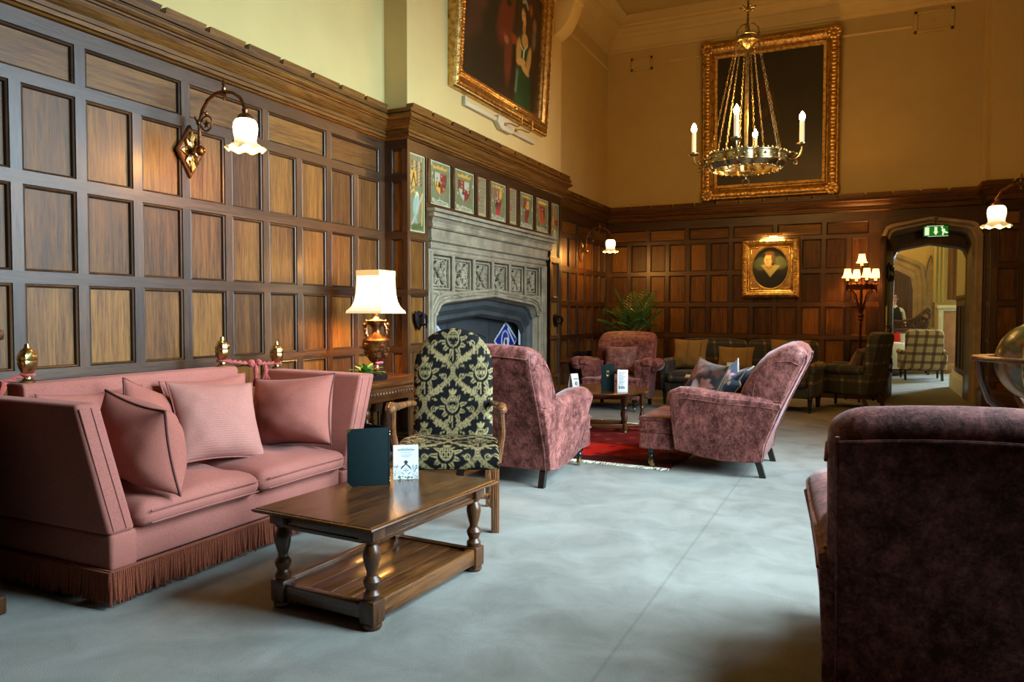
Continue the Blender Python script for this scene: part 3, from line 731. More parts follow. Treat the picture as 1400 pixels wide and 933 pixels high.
def arms(k, w, h):
    p = tilebase(w, h, 46, 48, 20+k)
    Q = [(WH, RE, GO, RE), (RE, WH, WH, RE), (WH, RE, RE, RE), (RE, GO, WH, RE), (RE, RE, GO, RE)][k]
    crown(p, .83 if k < 2 else .86); shield(p, .5, .55, .27 if k < 2 else .2, .36 if k < 2 else .42, Q, k+3)
    if k == 2: p.ell(.35, .72, .1, .16, srgb(120, 80, 60), .4, 20); p.ell(.66, .72, .09, .15, GO, .4, -20); p.poly([(.34, .3), (.66, .3), (.6, .16), (.5, .08), (.4, .16)], srgb(150, 50, 50))
    if k == 3: p.ell(.4, .75, .12, .12, srgb(110, 60, 40), .4); p.poly([(.36, .4), (.64, .4), (.6, .2), (.5, .12), (.4, .2)], RE)
    if k == 4:
        for a in range(9): p.line([(.25+.05*a, .8-.05*a), (.35+.05*a, .25+.03*(a % 3))], .01, RE if a % 2 else srgb(170, 80, 40))
        crown(p, .84, srgb(200, 150, 60)); p.line([(.3, .3), (.2, .1)], .008, DB); p.line([(.7, .3), (.85, .1)], .008, DB)
    ribbon(p, .05); return p
def text_tile(w, h, seed):
    p = Pic(w, h, 30, 60, srgb(146, 138, 104)); p.mottle(.08, seed, 5); rng = np.random.default_rng(seed)
    for r in range(20):
        y = .94-r*.044; x = .16 if r % 7 else .3
        while x < .86: 
            L_ = rng.uniform(.05, .16); p.line([(x, y), (min(.88, x+L_), y)], .0055, srgb(60, 45, 38), .85); x += L_+.05
    for y in (.9, .42): p.ell(.22, y, .1, .035, srgb(150, 55, 35), .4)
    p.line([(.03, .01), (.97, .01), (.97, .99), (.03, .99), (.03, .01)], .005, srgb(120, 95, 55)); return p
def pil_tile(left):
    p = tilebase(.28, .72, 34, 74, 5 if left else 9)
    c1, c2 = (DB, RE) if left else (RE, srgb(120, 40, 30))
    for i in range(5):
        for j in range(7):
            p.ell(.2+.14*i, .62+.045*j, .045, .018, [c1, WH, c2, GO][(i*3+j*2) % 4], .4)
    p.poly([(.12, .58), (.46, .58), (.46, .78), (.12, .78)] if left else [(.5, .6), (.85, .6), (.85, .7), (.5, .7)], GO if left else RE)
    p.line([(.16, .6), (.29, .74), (.42, .6)], .014, DB if left else GO)
    p.ell(.45, .35, .2, .13, srgb(125, 150, 135), .4, 20); p.ell(.5, .47, .1, .05, srgb(190, 200, 150), .4); p.line([(.2, .1), (.85, .5)], .016, srgb(150, 140, 130)); p.line([(.5, .45), (.35, .3), (.45, .12)], .02, srgb(110, 140, 130)); p.line([(.15, .5), (.3, .54), (.45, .48)], .01, GO); p.line([(.25, .06), (.8, .09)], .03, srgb(60, 75, 40)); p.line([(.85, .5), (.8, .1)], .008, GO)
    return p
TL = ['leftmost square heraldic tile above the mantel, crowned gold and red shield', 'second heraldic tile above the mantel, chequered red and white shield', None,
      'heraldic tile between the two text tiles, red shield pendant below helmets', None, 'heraldic tile right of the second text tile, brown beast over red shield', 'heraldic tile next to the right pilaster, tangled red bands under a gold crown']
ka = 0
for i, (a, c) in enumerate(TY):
    w, h = c-a, .43
    fn = lambda u, v, a=a, w=w: (XB-.012, a+u*w, 2.365+v*.431)
    if TL[i]: p = arms(ka, w, h); ka += 1; lab = TL[i]
    else: p = text_tile(w, h, 40+i); lab = 'narrow cream tile of painted lettering, ' + ('left one of the two above the mantel' if i == 2 else 'right one of the two above the mantel')
    o = link('heraldic_tile' if TL[i] else 'lettered_tile', p.mesh('tile', M['tile'], fn)); tag(o, lab, 'wall tile', 'painted tiles above the mantel')
for i, (a, c) in enumerate(TP):
    fn = lambda u, v, a=a, w=c-a: (XB-.012, a+u*w, 2.062+v*.734)
    o = link('heraldic_tile', pil_tile(i == 0).mesh('tile', M['tile'], fn)); tag(o, ('tall painted tile on the left pilaster, gold chevron over a pale figure', 'tall painted tile on the right pilaster, red device over olive ground')[i], 'wall tile', 'painted tiles above the mantel')
# iron shield hooks on the pilasters
for i, (yy, zz) in enumerate(((6.03, 1.235), (9.55, 1.21))):
    t = thing('wall_hook', ('black iron shield hook on the pilaster left of the fireplace', 'black iron shield hook on the pilaster right of the fireplace')[i], 'hook', (XB, yy, zz))
    b = B(); b.prism([(-.075, .085), (-.04, .07), (0, .09), (.04, .07), (.075, .085), (.07, 0), (.04, -.06), (0, -.1), (-.04, -.06), (-.07, 0)], 0, .018, 'x', .006); part('shield_plate', b, M['iron'], t)
    b = B(); b.torus(.05, .009, T(.05, .01, 0) @ RX(80), 18, 6); b.tube([(.015, 0, .03), (.06, .0, .05), (.075, .03, 0), (.06, .05, -.08)], .01, 6); part('hook_ring', b, M['iron'], t)
# ================================================================== doorway and the room beyond
b = B(); b.usetone = False
DI = 13.28
# stone arch: face mouldings and reveal
def arc_at(ins, drop): return [(DX0+ins, 0)] + [(p[0], p[1]) for p in arch4(DX0+ins, DX1-ins, 2.46-drop*.9, 2.74-drop)] + [(DX1-ins, 0)]
lv = [(0, 0, .02), (.012, .012, -.012), (.05, .05, -.012), (.075, .075, .05), (.10, .10, .06), (.115, .14, .30)]
b.loft([[(p[0], D+dy, p[1]) for p in arc_at(i, d)] for i, d, dy in lv], closed=False)
wd = struct('trim_5', b, M['stone_door'], smooth=30)
# inner oak frame with lower arch
b = B()
def inn4(x0, x1, zs, za): return [(x0, 0)] + arch4(x0, x1, zs, za) + [(x1, 0)]
rg = [[(p[0], D+.30, p[1]) for p in arc_at(.115, .14)], [(p[0], DI, p[1]) for p in arc_at(.12, .145)], [(p[0], DI, p[1]) for p in inn4(.43, 1.46, 2.17, 2.40)], [(p[0], DI+.05, p[1]) for p in inn4(.45, 1.44, 2.15, 2.38)], [(p[0], DI+.16, p[1]) for p in inn4(.45, 1.44, 2.15, 2.38)]]
b.loft(rg, closed=False); b.box(-.3, .45, DI+.02, DI+.16, 0, 3.0); b.box(1.45, 2.0, DI+.02, DI+.16, 0, 3.0); b.box(.3, 1.6, DI+.02, DI+.16, 2.4, 3.0)
struct('trim_6', b, M['dark_v'], smooth=30)
# open oak door leaf folded back against the left reveal
dl = link('door_1', None); dl['kind'] = 'structure'; dl.location = (.455, DI-.01, 0)
ang = math.degrees(math.atan2(.455-.30, DI-12.07)); dl.rotation_euler = (0, 0, R(-ang))
b = B()
out = [(-.0, .012)] + [(-q, z) for q, z in ((0, 2.02), (.08, 2.16), (.2, 2.26), (.4, 2.34), (.62, 2.38), (.9, 2.42), (1.1, 2.44), (1.18, 2.40), (1.215, 2.3), (1.22, .012))]
b.prism(out, -.075, 0, 'x', .006)
for k in range(1, 6): b.box(-.001, .004, -1.22*k/6-.004, -1.22*k/6+.004, .05, 2.0)
part('door_leaf', b, M['oakp_v'], dl)
for zc in (1.92, .5):
    b = B(); b.box(.0, .014, -1.0, -.02, zc-.03, zc+.03, .004)
    for q, s in ((-.25, .1), (-.55, .13), (-.85, .15), (-1.02, .09)):
        b.prism([(q-.04, zc), (q, zc+s), (q+.04, zc), (q, zc-s)], 0, .016, 'x', .003)
        b.torus(.05, .008, T(.012, q, zc+s*.6) @ RY(90), 12, 5); b.torus(.05, .008, T(.012, q, zc-s*.6) @ RY(90), 12, 5)
    part('strap_hinge', b, M['iron'], dl)
b = B(); b.box(0, .008, -1.15, -.95, .88, 1.42, .003); part('finger_plate', b, M['brass'], dl)
b = B(); b.tube([(.01, -1.12, 1.12), (.06, -1.12, 1.12), (.075, -1.12, 1.08), (.06, -1.12, 1.0), (.01, -1.12, 1.0)], .012, 6); part('door_handle', b, M['iron'], dl); b = B(); b.ball(.03, T(-.09, -1.15, 1.03), 8); part('door_knob', b, M['iron'], dl)

# --- shell of the far room
b = B(); b.usetone = True
FX0, FX1, FY = -2.6, 6.4, 20.5
b.box(1.52, 2.1, DI+.1, 15.38, 1.55, 4.2, mi=2); b.box(1.545, 2.1, DI+.1, 15.36, 0, 1.55, tone=.4)
rows(b, lambda u, z, d: (1.52-d, u, z), [13.5, 13.95, 14.4, 14.85, 15.33], .07, [(1.45, 1.58), (.30, .36), (0, .16)], 1.5, u0=13.44, u1=15.38)
b.box(1.49, 1.56, DI+.14, 15.40, 1.555, 1.62, .012, mi=1)
b.box(FX0-.2, FX0, DI, FY, 0, 4.2, mi=2); b.box(FX0, 4.0, FY, FY+.3, 0, 4.2, mi=2); b.box(5.4, FX1, FY, FY+.3, 0, 4.2, mi=2); b.box(4.0, 5.4, FY, FY+.3, 0, .8, mi=2); b.box(4.0, 5.4, FY, FY+.3, 3.2, 4.2, mi=2)
b.box(FX1, FX1+.2, DI, FY, 0, 4.2, mi=2); b.box(FX0, FX1, DI, FY+.3, 4.1, 4.3, mi=2); b.box(2.0, FX1, DI+.02, DI+.2, 0, 4.2, mi=2); b.box(FX0, -.2, DI+.02, DI+.2, 0, 4.2, mi=2); b.box(-.3, 2.0, DI+.04, DI+.18, 2.95, 4.2, mi=2)
struct('wall_beyond', b, OAK)
b = B(); b.usetone = True
sweep(b, [(1.5, 15.40), (1.5, DI+.16)][::1], [(0, .30), (.02, .30), (.03, .25), (.05, .24), (.06, .2), (.06, 0), (0, 0)], mi=1)
struct('baseboard_beyond', b, M['white_stone'])
b = B()
for k in range(3): b.box(4.0+.67*k, 4.06+.67*k, FY+.1, FY+.2, .8, 3.2)
for z in (.8, 2.0, 3.14): b.box(4.0, 5.4, FY+.1, FY+.2, z, z+.06)
w3 = struct('window_3', b, M['stone_door']); g = B(); g.box(4, 5.4, FY+.14, FY+.145, .8, 3.2); part('glass_pane', g, M['pane'], w3)
# --- stone arch with dark passage on the far wall
t = thing('stone_archway', 'stepped pale stone archway with dark passage seen through the doorway', 'archway', (.74, FY, 0))
b = B()
def ar2(w, zs, za): return [(-w, 0)] + arch4(-w, w, zs, za, 8) + [(w, 0)]
b.loft([[(p[0], y, p[1]) for p in ar2(*q)] for q, y in (((.66, 2.05, 2.78), -.001), ((.66, 2.05, 2.78), -.05), ((.60, 2.0, 2.70), -.08), ((.56, 1.97, 2.64), -.02), ((.50, 1.93, 2.56), -.03), ((.46, 1.9, 2.5), .0), ((.40, 1.86, 2.42), -.012), ((.36, 1.84, 2.36), -.006))], closed=False)
part('arch_moulding', b, M['stone_door'], t, smooth=30)
b = B(); b.prism(ar2(.38, 1.86, 2.40), -.008, -.002, 'y'); part('passage', b, M['dark_v'], t)
t = thing('lancet_niche', 'narrow pointed dark niche beside the stone archway', 'niche', (1.47, FY, 0))
b = B(); n1 = [(-.09, 1.0), (-.09, 2.3), (-.05, 2.55), (0, 2.72), (.05, 2.55), (.09, 2.3), (.09, 1.0)]
b.prism(n1, -.02, -.002, 'y'); part('recess', b, M['stone_door'], t); b = B(); b.tube([(p[0], -.03, p[1]) for p in n1], .015, 6); part('moulding', b, M['stone'], t)

# --- carved settle
t = thing('carved_settle', 'dark carved oak settle with pierced scroll top in the room beyond', 'settle', (.62, 18.68, 0))
b = B(); b.box(-.95, .72, -.02, .05, .1, .98, .01)
for k in range(5): b.box(-.95+.33*k, -.93+.33*k+.03, -.03, 0, .5, .95, .005)
b.box(-.97, .74, -.05, .08, .93, .99, .01); part('back', b, M['dark_v'], t)
b = B(); random.seed(5)
for k in range(22):
    x = -.93+.075*k; s = .07+.05*math.sin(k*.4)**2
    b.torus(s*.55, .018, T(x, .01, 1.03+s*.3) @ RX(90), 12, 6); b.ball(.02, T(x+.03, .0, 1.08), 6)
b.tube([(-.95, .01, 1.10), (-.3, .01, 1.16), (.2, .01, 1.14), (.45, .01, 1.2), (.62, .01, 1.36), (.7, .01, 1.42), (.74, .01, 1.36)], .03, 8)
for q in ((.6, 1.12, .1), (.66, 1.26, .08), (.5, 1.08, .09)): b.torus(q[2], .03, T(q[0], .01, q[1]) @ RX(90), 14, 6)
part('pierced_crest', b, M['dark_v'], t)
b = B(); b.box(-.95, .72, -.5, 0, .40, .46, .01); b.box(-.93, .7, -.48, -.44, .08, .40, .01); part('seat', b, M['dark_x'], t)
for s in (-.92, .69):
    b = B(); b.box(s-.03, s+.03, -.5, -.44, 0, .66, .008); b.box(s-.03, s+.03, 0-.02, .05, 0, .9, .008); b.box(s-.035, s+.035, -.52, .0, .64, .69, .012); part('arm', b, M['dark_v'], t)

# --- fireplace pier, curtains and frame beyond
t = thing('marble_chimneypiece', 'pink marble fire surround with pale stone pilaster beyond the doorway', 'fireplace', (1.76, 19.25, 0))
b = B(); b.box(-.12, .5, -.2, .3, .22, 1.42, .01); b.box(-.16, .5, -.24, .3, 0, .22, .012); b.box(-.05, .45, -.206, -.19, .35, 1.3, .01); part('body', b, M['marble'], t)
b = B(); b.box(-.22, -.12, -.26, .3, .0, 1.42, .012); b.box(-.19, -.15, -.27, -.25, .2, 1.3, .008); part('pilaster', b, M['white_stone'], t)
b = B(); b.box(-.25, .6, -.29, .3, 1.42, 1.50, .015); b.box(-.23, .6, -.265, .3, 1.37, 1.42, .012); part('mantel_shelf', b, M['white_stone'], t)
def curtain(name, x0, x1, y, z0, z1, mat, label, folds, seed):
    def fn(u, v): return (x0+(x1-x0)*u, y+.035*math.sin(u*folds*2*PI+seed)+.012*math.sin(u*folds*5.1+v*2), z0+(z1-z0)*v)
    b = B(); b.grid(fn, folds*10, 12)
    b.grid(lambda u, v: (fn(u, v)[0], fn(u, v)[1]+.012, fn(u, v)[2]), folds*10, 12); return solo(name, b, mat, label, 'curtain', smooth=60)
curtain('curtain', 1.50, 1.74, 20.1, 1.58, 3.6, M['curtain_pale'], 'pale lit green gold curtain hanging in the room beyond the door', 3, .5)
curtain('curtain', 1.76, 2.12, 19.6, 1.63, 3.6, M['curtain_brown'], 'dark brown curtain hanging above the marble fire surround beyond', 3, 2)
t = thing('gilt_picture', 'narrow glimpse of carved gilt frame at right edge of the doorway', 'picture', (2.2, 19.0, 2.6), 0)
b = B()
for q in ((-.3, -.2, -.6, .6), (.2, .3, -.6, .6)): b.box(q[0], q[1], -.03, .03, q[2], q[3], .012)
for q in ((-.6, -.5), (.5, .6)): b.box(-.3, .3, -.03, .03, q[0], q[1], .012)
for k in range(16): b.ball(.03, T(-.25, -.03, -.55+.073*k), 6)
part('frame', b, M['gilt'], t); b = B(); b.box(-.22, .22, 0, .02, -.52, .52); part('canvas', b, M['curtain_brown'], t)
b = B(); b.box(1.95, 2.6, 19.06, 19.1, 1.55, 3.6); s_ = solo('wall_panel', b, M['plaster'], 'plain cream chimney wall behind the gilt frame beyond the door', 'wall'); s_['kind'] = 'structure'; s_.name = 'wall_flue'

# --- white clothed table with cup
t = thing('tea_table', 'round table under a white cloth beyond the doorway', 'table', (.56, 17.74, 0))
b = B(); b.lathe([(.0, .70), (.34, .70), (.36, .69), (.37, .66), (.37, .5), (.39, .30), (.40, .16)], 28, cap=False, wob=lambda r, z, a: r*(1+(.05*math.sin(a*7) if z < .65 else 0))); part('tablecloth', b, M['linen'], t)
b = B(); b.lathe([(.0, .705-.03), (.33, .675), (.33, .65), (0, .65)], 20); b.lathe([(.22, 0), (.24, .03), (.06, .06), (.05, .6), (.1, .66)], 12); part('pedestal', b, M['dark_v'], t)
t = thing('beaker', 'white china beaker standing on the white clothed table beyond', 'cup', (.80, 17.62, .702))
b = B(); b.lathe([(.04, 0), (.05, .01), (.058, .12), (.066, .19), (.06, .19), (.052, .12), (.045, .02), (0, .02)], 18); part('body', b, M['china'], t)
b = B(); b.tube([(.058, 0, .15), (.1, 0, .14), (.1, 0, .07), (.055, 0, .05)], .009, 6); part('handle', b, M['china'], t)

# --- waiter
def person(loc, rz):
    t = thing('person', 'person in white shirt and dark waistcoat standing beyond the carved settle', 'person', loc, rz)
    me = bpy.data.meshes.new('body')
    vs = {'pel': (0, 0, .95, .13, .10), 'wst': (0, 0, 1.08, .125, .095), 'chest': (0, -.01, 1.32, .15, .105), 'nk0': (0, 0, 1.46, .075, .07), 'nk': (0, -.01, 1.53, .052, .052), 'hd0': (0, -.025, 1.60, .062, .075), 'hd1': (0, -.02, 1.69, .074, .088), 'hd2': (0, -.005, 1.76, .055, .065)}
    E_ = [('pel', 'wst'), ('wst', 'chest'), ('chest', 'nk0'), ('nk0', 'nk'), ('nk', 'hd0'), ('hd0', 'hd1'), ('hd1', 'hd2')]
    for s, n in ((-1, 'l'), (1, 'r')):
        vs.update({n+'sh': (s*.18, 0, 1.41, .062, .06), n+'el': (s*.245, .03, 1.14, .046, .044), n+'wr': (s*.2, -.2, 1.06, .03, .024), n+'pm': (s*.17, -.27, 1.06, .034, .018),
                   n+'hip': (s*.095, 0, .88, .088, .09), n+'kn': (s*.1, -.01, .5, .058, .06), n+'an': (s*.1, .02, .09, .04, .045), n+'toe': (s*.11, -.14, .035, .042, .032)})
        E_ += [('chest', n+'sh'), (n+'sh', n+'el'), (n+'el', n+'wr'), (n+'wr', n+'pm'), ('pel', n+'hip'), (n+'hip', n+'kn'), (n+'kn', n+'an'), (n+'an', n+'toe')]
        for k in range(4):
            dx = (-.026+.0175*k)*s; L_ = (.06, .068, .065, .052)[k]
            vs[n+'f%d' % k] = (s*.17+dx, -.30, 1.06, .009, .009); vs[n+'g%d' % k] = (s*.17+dx, -.30-L_*.6, 1.045, .008, .008); vs[n+'h%d' % k] = (s*.17+dx, -.30-L_, 1.02, .007, .007)
            E_ += [(n+'pm', n+'f%d' % k), (n+'f%d' % k, n+'g%d' % k), (n+'g%d' % k, n+'h%d' % k)]
        vs[n+'t1'] = (s*.135, -.255, 1.055, .012, .011); vs[n+'t2'] = (s*.115, -.29, 1.045, .009, .009); E_ += [(n+'pm', n+'t1'), (n+'t1', n+'t2')]
    keys = list(vs); me.from_pydata([vs[k][:3] for k in keys], [(keys.index(a), keys.index(c)) for a, c in E_], [])
    o = bpy.data.objects.new('body', me); COL.objects.link(o); o.parent = t
    o.modifiers.new('skin', 'SKIN'); sk = o.data.skin_vertices[0].data if len(o.data.skin_vertices) else None
    if sk is None:
        bpy.context.view_layer.objects.active = o; sk = o.data.skin_vertices[0].data
    for i, k in enumerate(keys): sk[i].radius = vs[k][3:5]; sk[i].use_root = (k == 'pel')
    o.modifiers.new('sub', 'SUBSURF').levels = 1; o.modifiers['sub'].render_levels = 2
    bpy.context.view_layer.update()
    dg = bpy.context.evaluated_depsgraph_get(); m2 = bpy.data.meshes.new_from_object(o.evaluated_get(dg)); o.modifiers.clear(); o.data = m2
    m2.materials.clear(); 
    for m_ in (M['skin'], M['shirt'], M['black_cloth']): m2.materials.append(m_)
    for p in m2.polygons:
        c = p.center; p.use_smooth = True
        p.material_index = 2 if c.z < .93 and abs(c.x) < .19 and c.y > -.2 else (1 if .9 < c.z < 1.50 and c.y > -.19 else 0)
    f = B(); f.ball(.016, T(0, -.118, 1.645), 8, sz=(.8, 1, 1.4)); part('nose', f, M['skin'], o); 
    for s in (-1, 1): f = B(); f.ball(.02, T(s*.078, -.02, 1.655), 8, sz=(.4, .8, 1.4)); part('ear', f, M['skin'], o)
    f = B(); f.tube([(-.025, -.1, 1.605), (0, -.106, 1.602), (.025, -.1, 1.605)], .005, 5); part('mouth', f, M['red'], o)
    f = B()
    for s in (-1, 1): f.ball(.01, T(s*.03, -.095, 1.68), 6); f.torus(.024, .003, T(s*.032, -.112, 1.678) @ RX(90), 14, 5); f.tube([(s*.056, -.11, 1.68), (s*.08, -.02, 1.675)], .003, 5)
    part('spectacles', f, M['black_cloth'], t)
    f = B(); f.grid(lambda u, v: (.085*math.sin(u*2*PI)*math.sin((.02+.55*v)*PI), .01+.10*math.cos(u*2*PI)*math.sin((.02+.55*v)*PI)+.02*v, 1.70+.095*math.cos((.02+.55*v)*PI)-(.05*v if abs(u-.5) > .28 else -.06*v)), 24, 8); part('hair', f, M['hair'], t)
    f = B(); f.loft([[((.165 if z < 1.3 else .155)*s_*math.cos(2*PI*k/20), (.125 if z < 1.3 else .12)*s_*math.sin(2*PI*k/20)-.005, z) for k in range(20)] for z, s_ in ((.93, .98), (1.05, .96), (1.2, 1.02), (1.32, 1.08), (1.42, .92), (1.47, .6))], cap=False); part('waistcoat', f, M['black_cloth'], t)
    f = B(); f.prism([(-.05, 1.47), (0, 1.43), (.05, 1.47), (.045, 1.5), (-.045, 1.5)], -.115, -.08, 'y', .006); part('collar', f, M['shirt'], t)
    return t
person((.66, 19.2, 0), 14)
# ================================================================== cushions
def pillow(w, h, t, seed=0, n=30, pull=.10, wr=.012, ear=1.0, sag=0):
    b = B(); mnoise.seed_set(seed + 1)
    def P(u, v, s):
        x = u*(w/2)*(1-pull*(1-v*v)*abs(u)**2); z = v*(h/2)*(1-pull*(1-u*u)*abs(v)**2)
        k = max(0, (1-u*u))*max(0, (1-v*v)); y = t/2*k**.52
        nz = mnoise.noise(Vector((u*1.7+seed, v*1.7, s*3.1)))*.9 + mnoise.noise(Vector((u*3.7, v*3.7+seed, s*1.1)))*.5
        # creases running to the corners
        cr = math.sin((abs(u)-abs(v))*9+seed)*.35*abs(u*v)
        y += (.011*nz+.022*cr+.006*math.sin(u*9+v*5+seed)*max(0, -v))*min(1, k*2.2)*min(1, t/.16); y *= 1+.25*(v < 0)*(-v)*(1-v*v)
        z -= sag*k*(1-v)*.5
        return (x, s*y, z + h/2)
    for s in (-1, 1): b.grid(lambda a, c: P(math.sin((a-.5)*PI), math.sin((c-.5)*PI), s), n, n)
    e = B(); m = 28; pts = []
    for (ua, va), (ub, vb) in (((-1, -1), (1, -1)), ((1, -1), (1, 1)), ((1, 1), (-1, 1)), ((-1, 1), (-1, -1))):
        for k in range(m): q = k/m; pts.append(P(ua+(ub-ua)*q, va+(vb-va)*q, 1))
    e.tube(pts, .0065, 6, loop=True)
    return b, e
def cushion(Mx, w, h, t, mat, pipe, label, seed=0, group=None, name='cushion', **k):
    b, e = pillow(w, h, t, seed, **k); o = link(name, b.mesh(name, mat, 60)); o.matrix_world = Mx; tag(o, label, 'cushion', group)
    if pipe: part('piping', e, pipe, o)
    return o
def place(x, y, z, yaw, lean, roll=0): return T(x, y, z) @ RZ(yaw) @ RX(lean) @ RY(roll)

def soft_box(x0, x1, y0, y1, z0, z1, r=.035, crown=.02, seed=0, n=18, amp=.006, outline=None):
    """upholstered block: bevelled, crowned top with gentle dents"""
    bm = bmesh.new(); bmesh.ops.create_cube(bm, size=1)
    bmesh.ops.transform(bm, matrix=T((x0+x1)/2, (y0+y1)/2, (z0+z1)/2) @ SC(x1-x0, y1-y0, z1-z0), verts=bm.verts)
    bmesh.ops.bevel(bm, geom=bm.edges[:], offset=r, segments=4, profile=.5, affect='EDGES', clamp_overlap=True)
    bmesh.ops.subdivide_edges(bm, edges=[e for e in bm.edges if e.calc_length() > .09], cuts=10, use_grid_fill=True)
    for v in bm.verts:
        u = (v.co.x-(x0+x1)/2)/((x1-x0)/2); q = (v.co.y-(y0+y1)/2)/((y1-y0)/2); s = (v.co.z-(z0+z1)/2)/((z1-z0)/2)
        k = max(0, 1-u*u)*max(0, 1-q*q)
        d = crown*k**.5 + amp*2*mnoise.noise(Vector((v.co.x*5+seed, v.co.y*5, v.co.z*5)))*k**.3
        if s > .3: v.co.z += d
        # side bulge
        kk = max(0, 1-s*s)
        v.co.y += .012*kk*(1 if q > .9 else -1 if q < -.9 else 0)
    b = B(); b.bm(bm); return b

# ================================================================== salmon knole sofa
sf = thing('knole_sofa', 'salmon pink high sided sofa with rust fringe against the panelled wall', 'sofa', (-3.4, 3.0, 0))
sf_x, sf_y = -3.4, 3.0
def sb(b): b.M = T(-sf_x, -sf_y, 0); return b
b = sb(B()); b.box(-3.86, -2.95, 2.175, 2.31, .16, .325, .018, 3); b.box(-3.86, -2.95, 3.78, 3.92, .16, .30, .018, 3)
b.box(-3.88, -2.98, 2.30, 3.79, .16, .325, .015, 3); part('base', b, M['sofa'], sf)
# back
b = sb(B()); b.prism([(-3.72, .30), (-3.70, .55), (-3.735, .925), (-3.75, .945), (-3.86, .945), (-3.875, .93), (-3.88, .30)], 2.30, 3.70, 'y', .018, 3); part('backrest', b, M['sofa'], sf)
# arms: sheared slabs
def arm(b, yb0, yb1, yt0, yt1, zb, zt, dyb=0):
    rings = []
    for x, k in ((-3.88, 1), (-3.86, 1), (-2.97, 0), (-2.945, 0)):
        rings.append([(x, yb0, zb), (x, yb1, zb), (x, yt1+dyb*k, zt), (x, yt0+dyb*k, zt)])
    bm = bmesh.new(); vs = [[bm.verts.new(p) for p in r] for r in (rings[0], rings[-1])]
    for r in vs: bm.faces.new(r)
    for j in range(4): bm.faces.new((vs[0][j], vs[0][(j+1) % 4], vs[1][(j+1) % 4], vs[1][j]))
    bmesh.ops.recalc_face_normals(bm, faces=bm.faces); bmesh.ops.bevel(bm, geom=bm.edges[:], offset=.022, segments=4, profile=.5, affect='EDGES'); b.bm(bm)
for nm, a in (('l', (2.165, 2.30, 2.02, 2.135, .322, .915)), ('r', (3.79, 3.93, 3.965, 4.13, .30, .895, .1))):
    b = sb(B()); arm(b, *a); o = part('arm', b, M['sofa'], sf)
    e = sb(B()); yb0, yb1, yt0, yt1, zb, zt = a[:6]
    for f_ in (.16, .62): 
        p0 = (-2.944, yb0+(yb1-yb0)*f_, zb+.02); p1 = (-2.944, yt0+(yt1-yt0)*f_, zt-.02); e.tube([p0, p1], .004, 6)
    part('piping', e, M['piping_pink'], o)
# seat cushions
for k, (a, c) in enumerate(((2.305, 3.045), (3.045, 3.78))):
    b = soft_box(-3.72, -2.915, a+.004, c-.004, .315, .43, .055, .045, k*7, amp=.02); b.v = [(p[0]-sf_x, p[1]-sf_y, p[2]) for p in b.v]
    o = part('seat_cushion', b, M['sofa'], sf, smooth=60)
    e = sb(B())
    for z in (.345, .40): e.tube([(-2.902, a+.04, z), (-2.899, (a+c)/2, z+.004), (-2.902, c-.04, z)], .004, 6)
    part('piping', e, M['piping_pink'], o)
# fringe: twisted bullion strands
b = sb(B()); random.seed(2)
def strand(x, y, nx, ny):
    L_ = .135+random.uniform(-.012, .012); sw = random.uniform(-.010, .012); sd = random.uniform(-.012, .012); pts = []
    for k in range(5):
        q = k/4; pts.append((x+nx*(.004+sw*q*q)+(-ny)*sd*q, y+ny*(.004+sw*q*q)+nx*sd*q, .165-L_*q))
    b.tube(pts, [.0052, .006, .0066, .0062, .004], 5)
for y in np.arange(2.168, 3.93, .0098): strand(-2.945, y, 1, 0); strand(-2.938, y+.005, 1, 0)
for x in np.arange(-3.87, -2.94, .0105): strand(x, 2.17, 0, -1); strand(x+.005, 2.164, 0, -1)
for x in np.arange(-3.87, -2.94, .02): strand(x, 3.925, 0, 1)
b.box(-2.955, -2.938, 2.165, 3.93, .150, .172, .006); b.box(-3.88, -2.94, 2.163, 2.178, .150, .172, .006)
o = part('fringe', b, M['fringe'], sf); o['kind'] = 'stuff'
# finials, ropes, tassels
FIN = [(0, 0), (.034, 0), (.036, .012), (.022, .02), (.018, .04), (.026, .05), (.03, .056), (.04, .075), (.046, .10), (.043, .112), (.046, .118), (.043, .14), (.032, .163), (.016, .176), (.014, .184), (.011, .196), (0, .2)]
def finial(x, y, z, parent=sf):
    b = sb(B()); b.lathe(FIN, 18, T(x, y, z), wob=lambda r, z_, a: r*(1+(.06*math.cos(a*8) if .06 < z_ < .17 else 0))); b.tube([(x, y, z-.12), (x, y, z)], .012, 6); part('finial', b, M['brass'], sf)
fl = [(-3.80, 2.36, .944), (-3.80, 3.625, .944), (-3.83, 4.16, .894), (-3.82, 2.07, .914)]
for f_ in fl: finial(*f_)
def rope(p, q, sag, n=16, r=.009):
    b = sb(B())
    for ph in (0, PI):
        pts = []
        for k in range(n*4+1):
            u = k/(n*4); c = Vector(p).lerp(Vector(q), u); c.z -= sag*4*u*(1-u); a = u*n*2.2+ph
            pts.append((c.x+.006*math.cos(a), c.y+.004*math.cos(a), c.z+.007*math.sin(a)))
        b.tube(pts, r*.75, 6)
    return b
def tassel(b, x, y, z, L_=.12, seed=1):
    random.seed(seed); b.lathe([(.0, .03), (.008, .02), (.016, 0), (.018, -.02), (.014, -.03), (.02, -.036)], 10, T(x, y, z))
    for k in range(36):
        a = random.random()*2*PI; r0 = .012*math.sqrt(random.random()); r1 = r0+.03*random.random()
        b.tube([(x+r0*math.cos(a), y+r0*math.sin(a), z-.03), (x+r1*math.cos(a)*.8, y+r1*math.sin(a)*.8, z-.03-L_*.5), (x+r1*math.cos(a), y+r1*math.sin(a), z-.03-L_*random.uniform(.85, 1))], .0035, 4)
p, q = fl[1], fl[2]
b = rope((p[0], p[1], p[2]+.045), (q[0], q[1], q[2]+.045), .012)
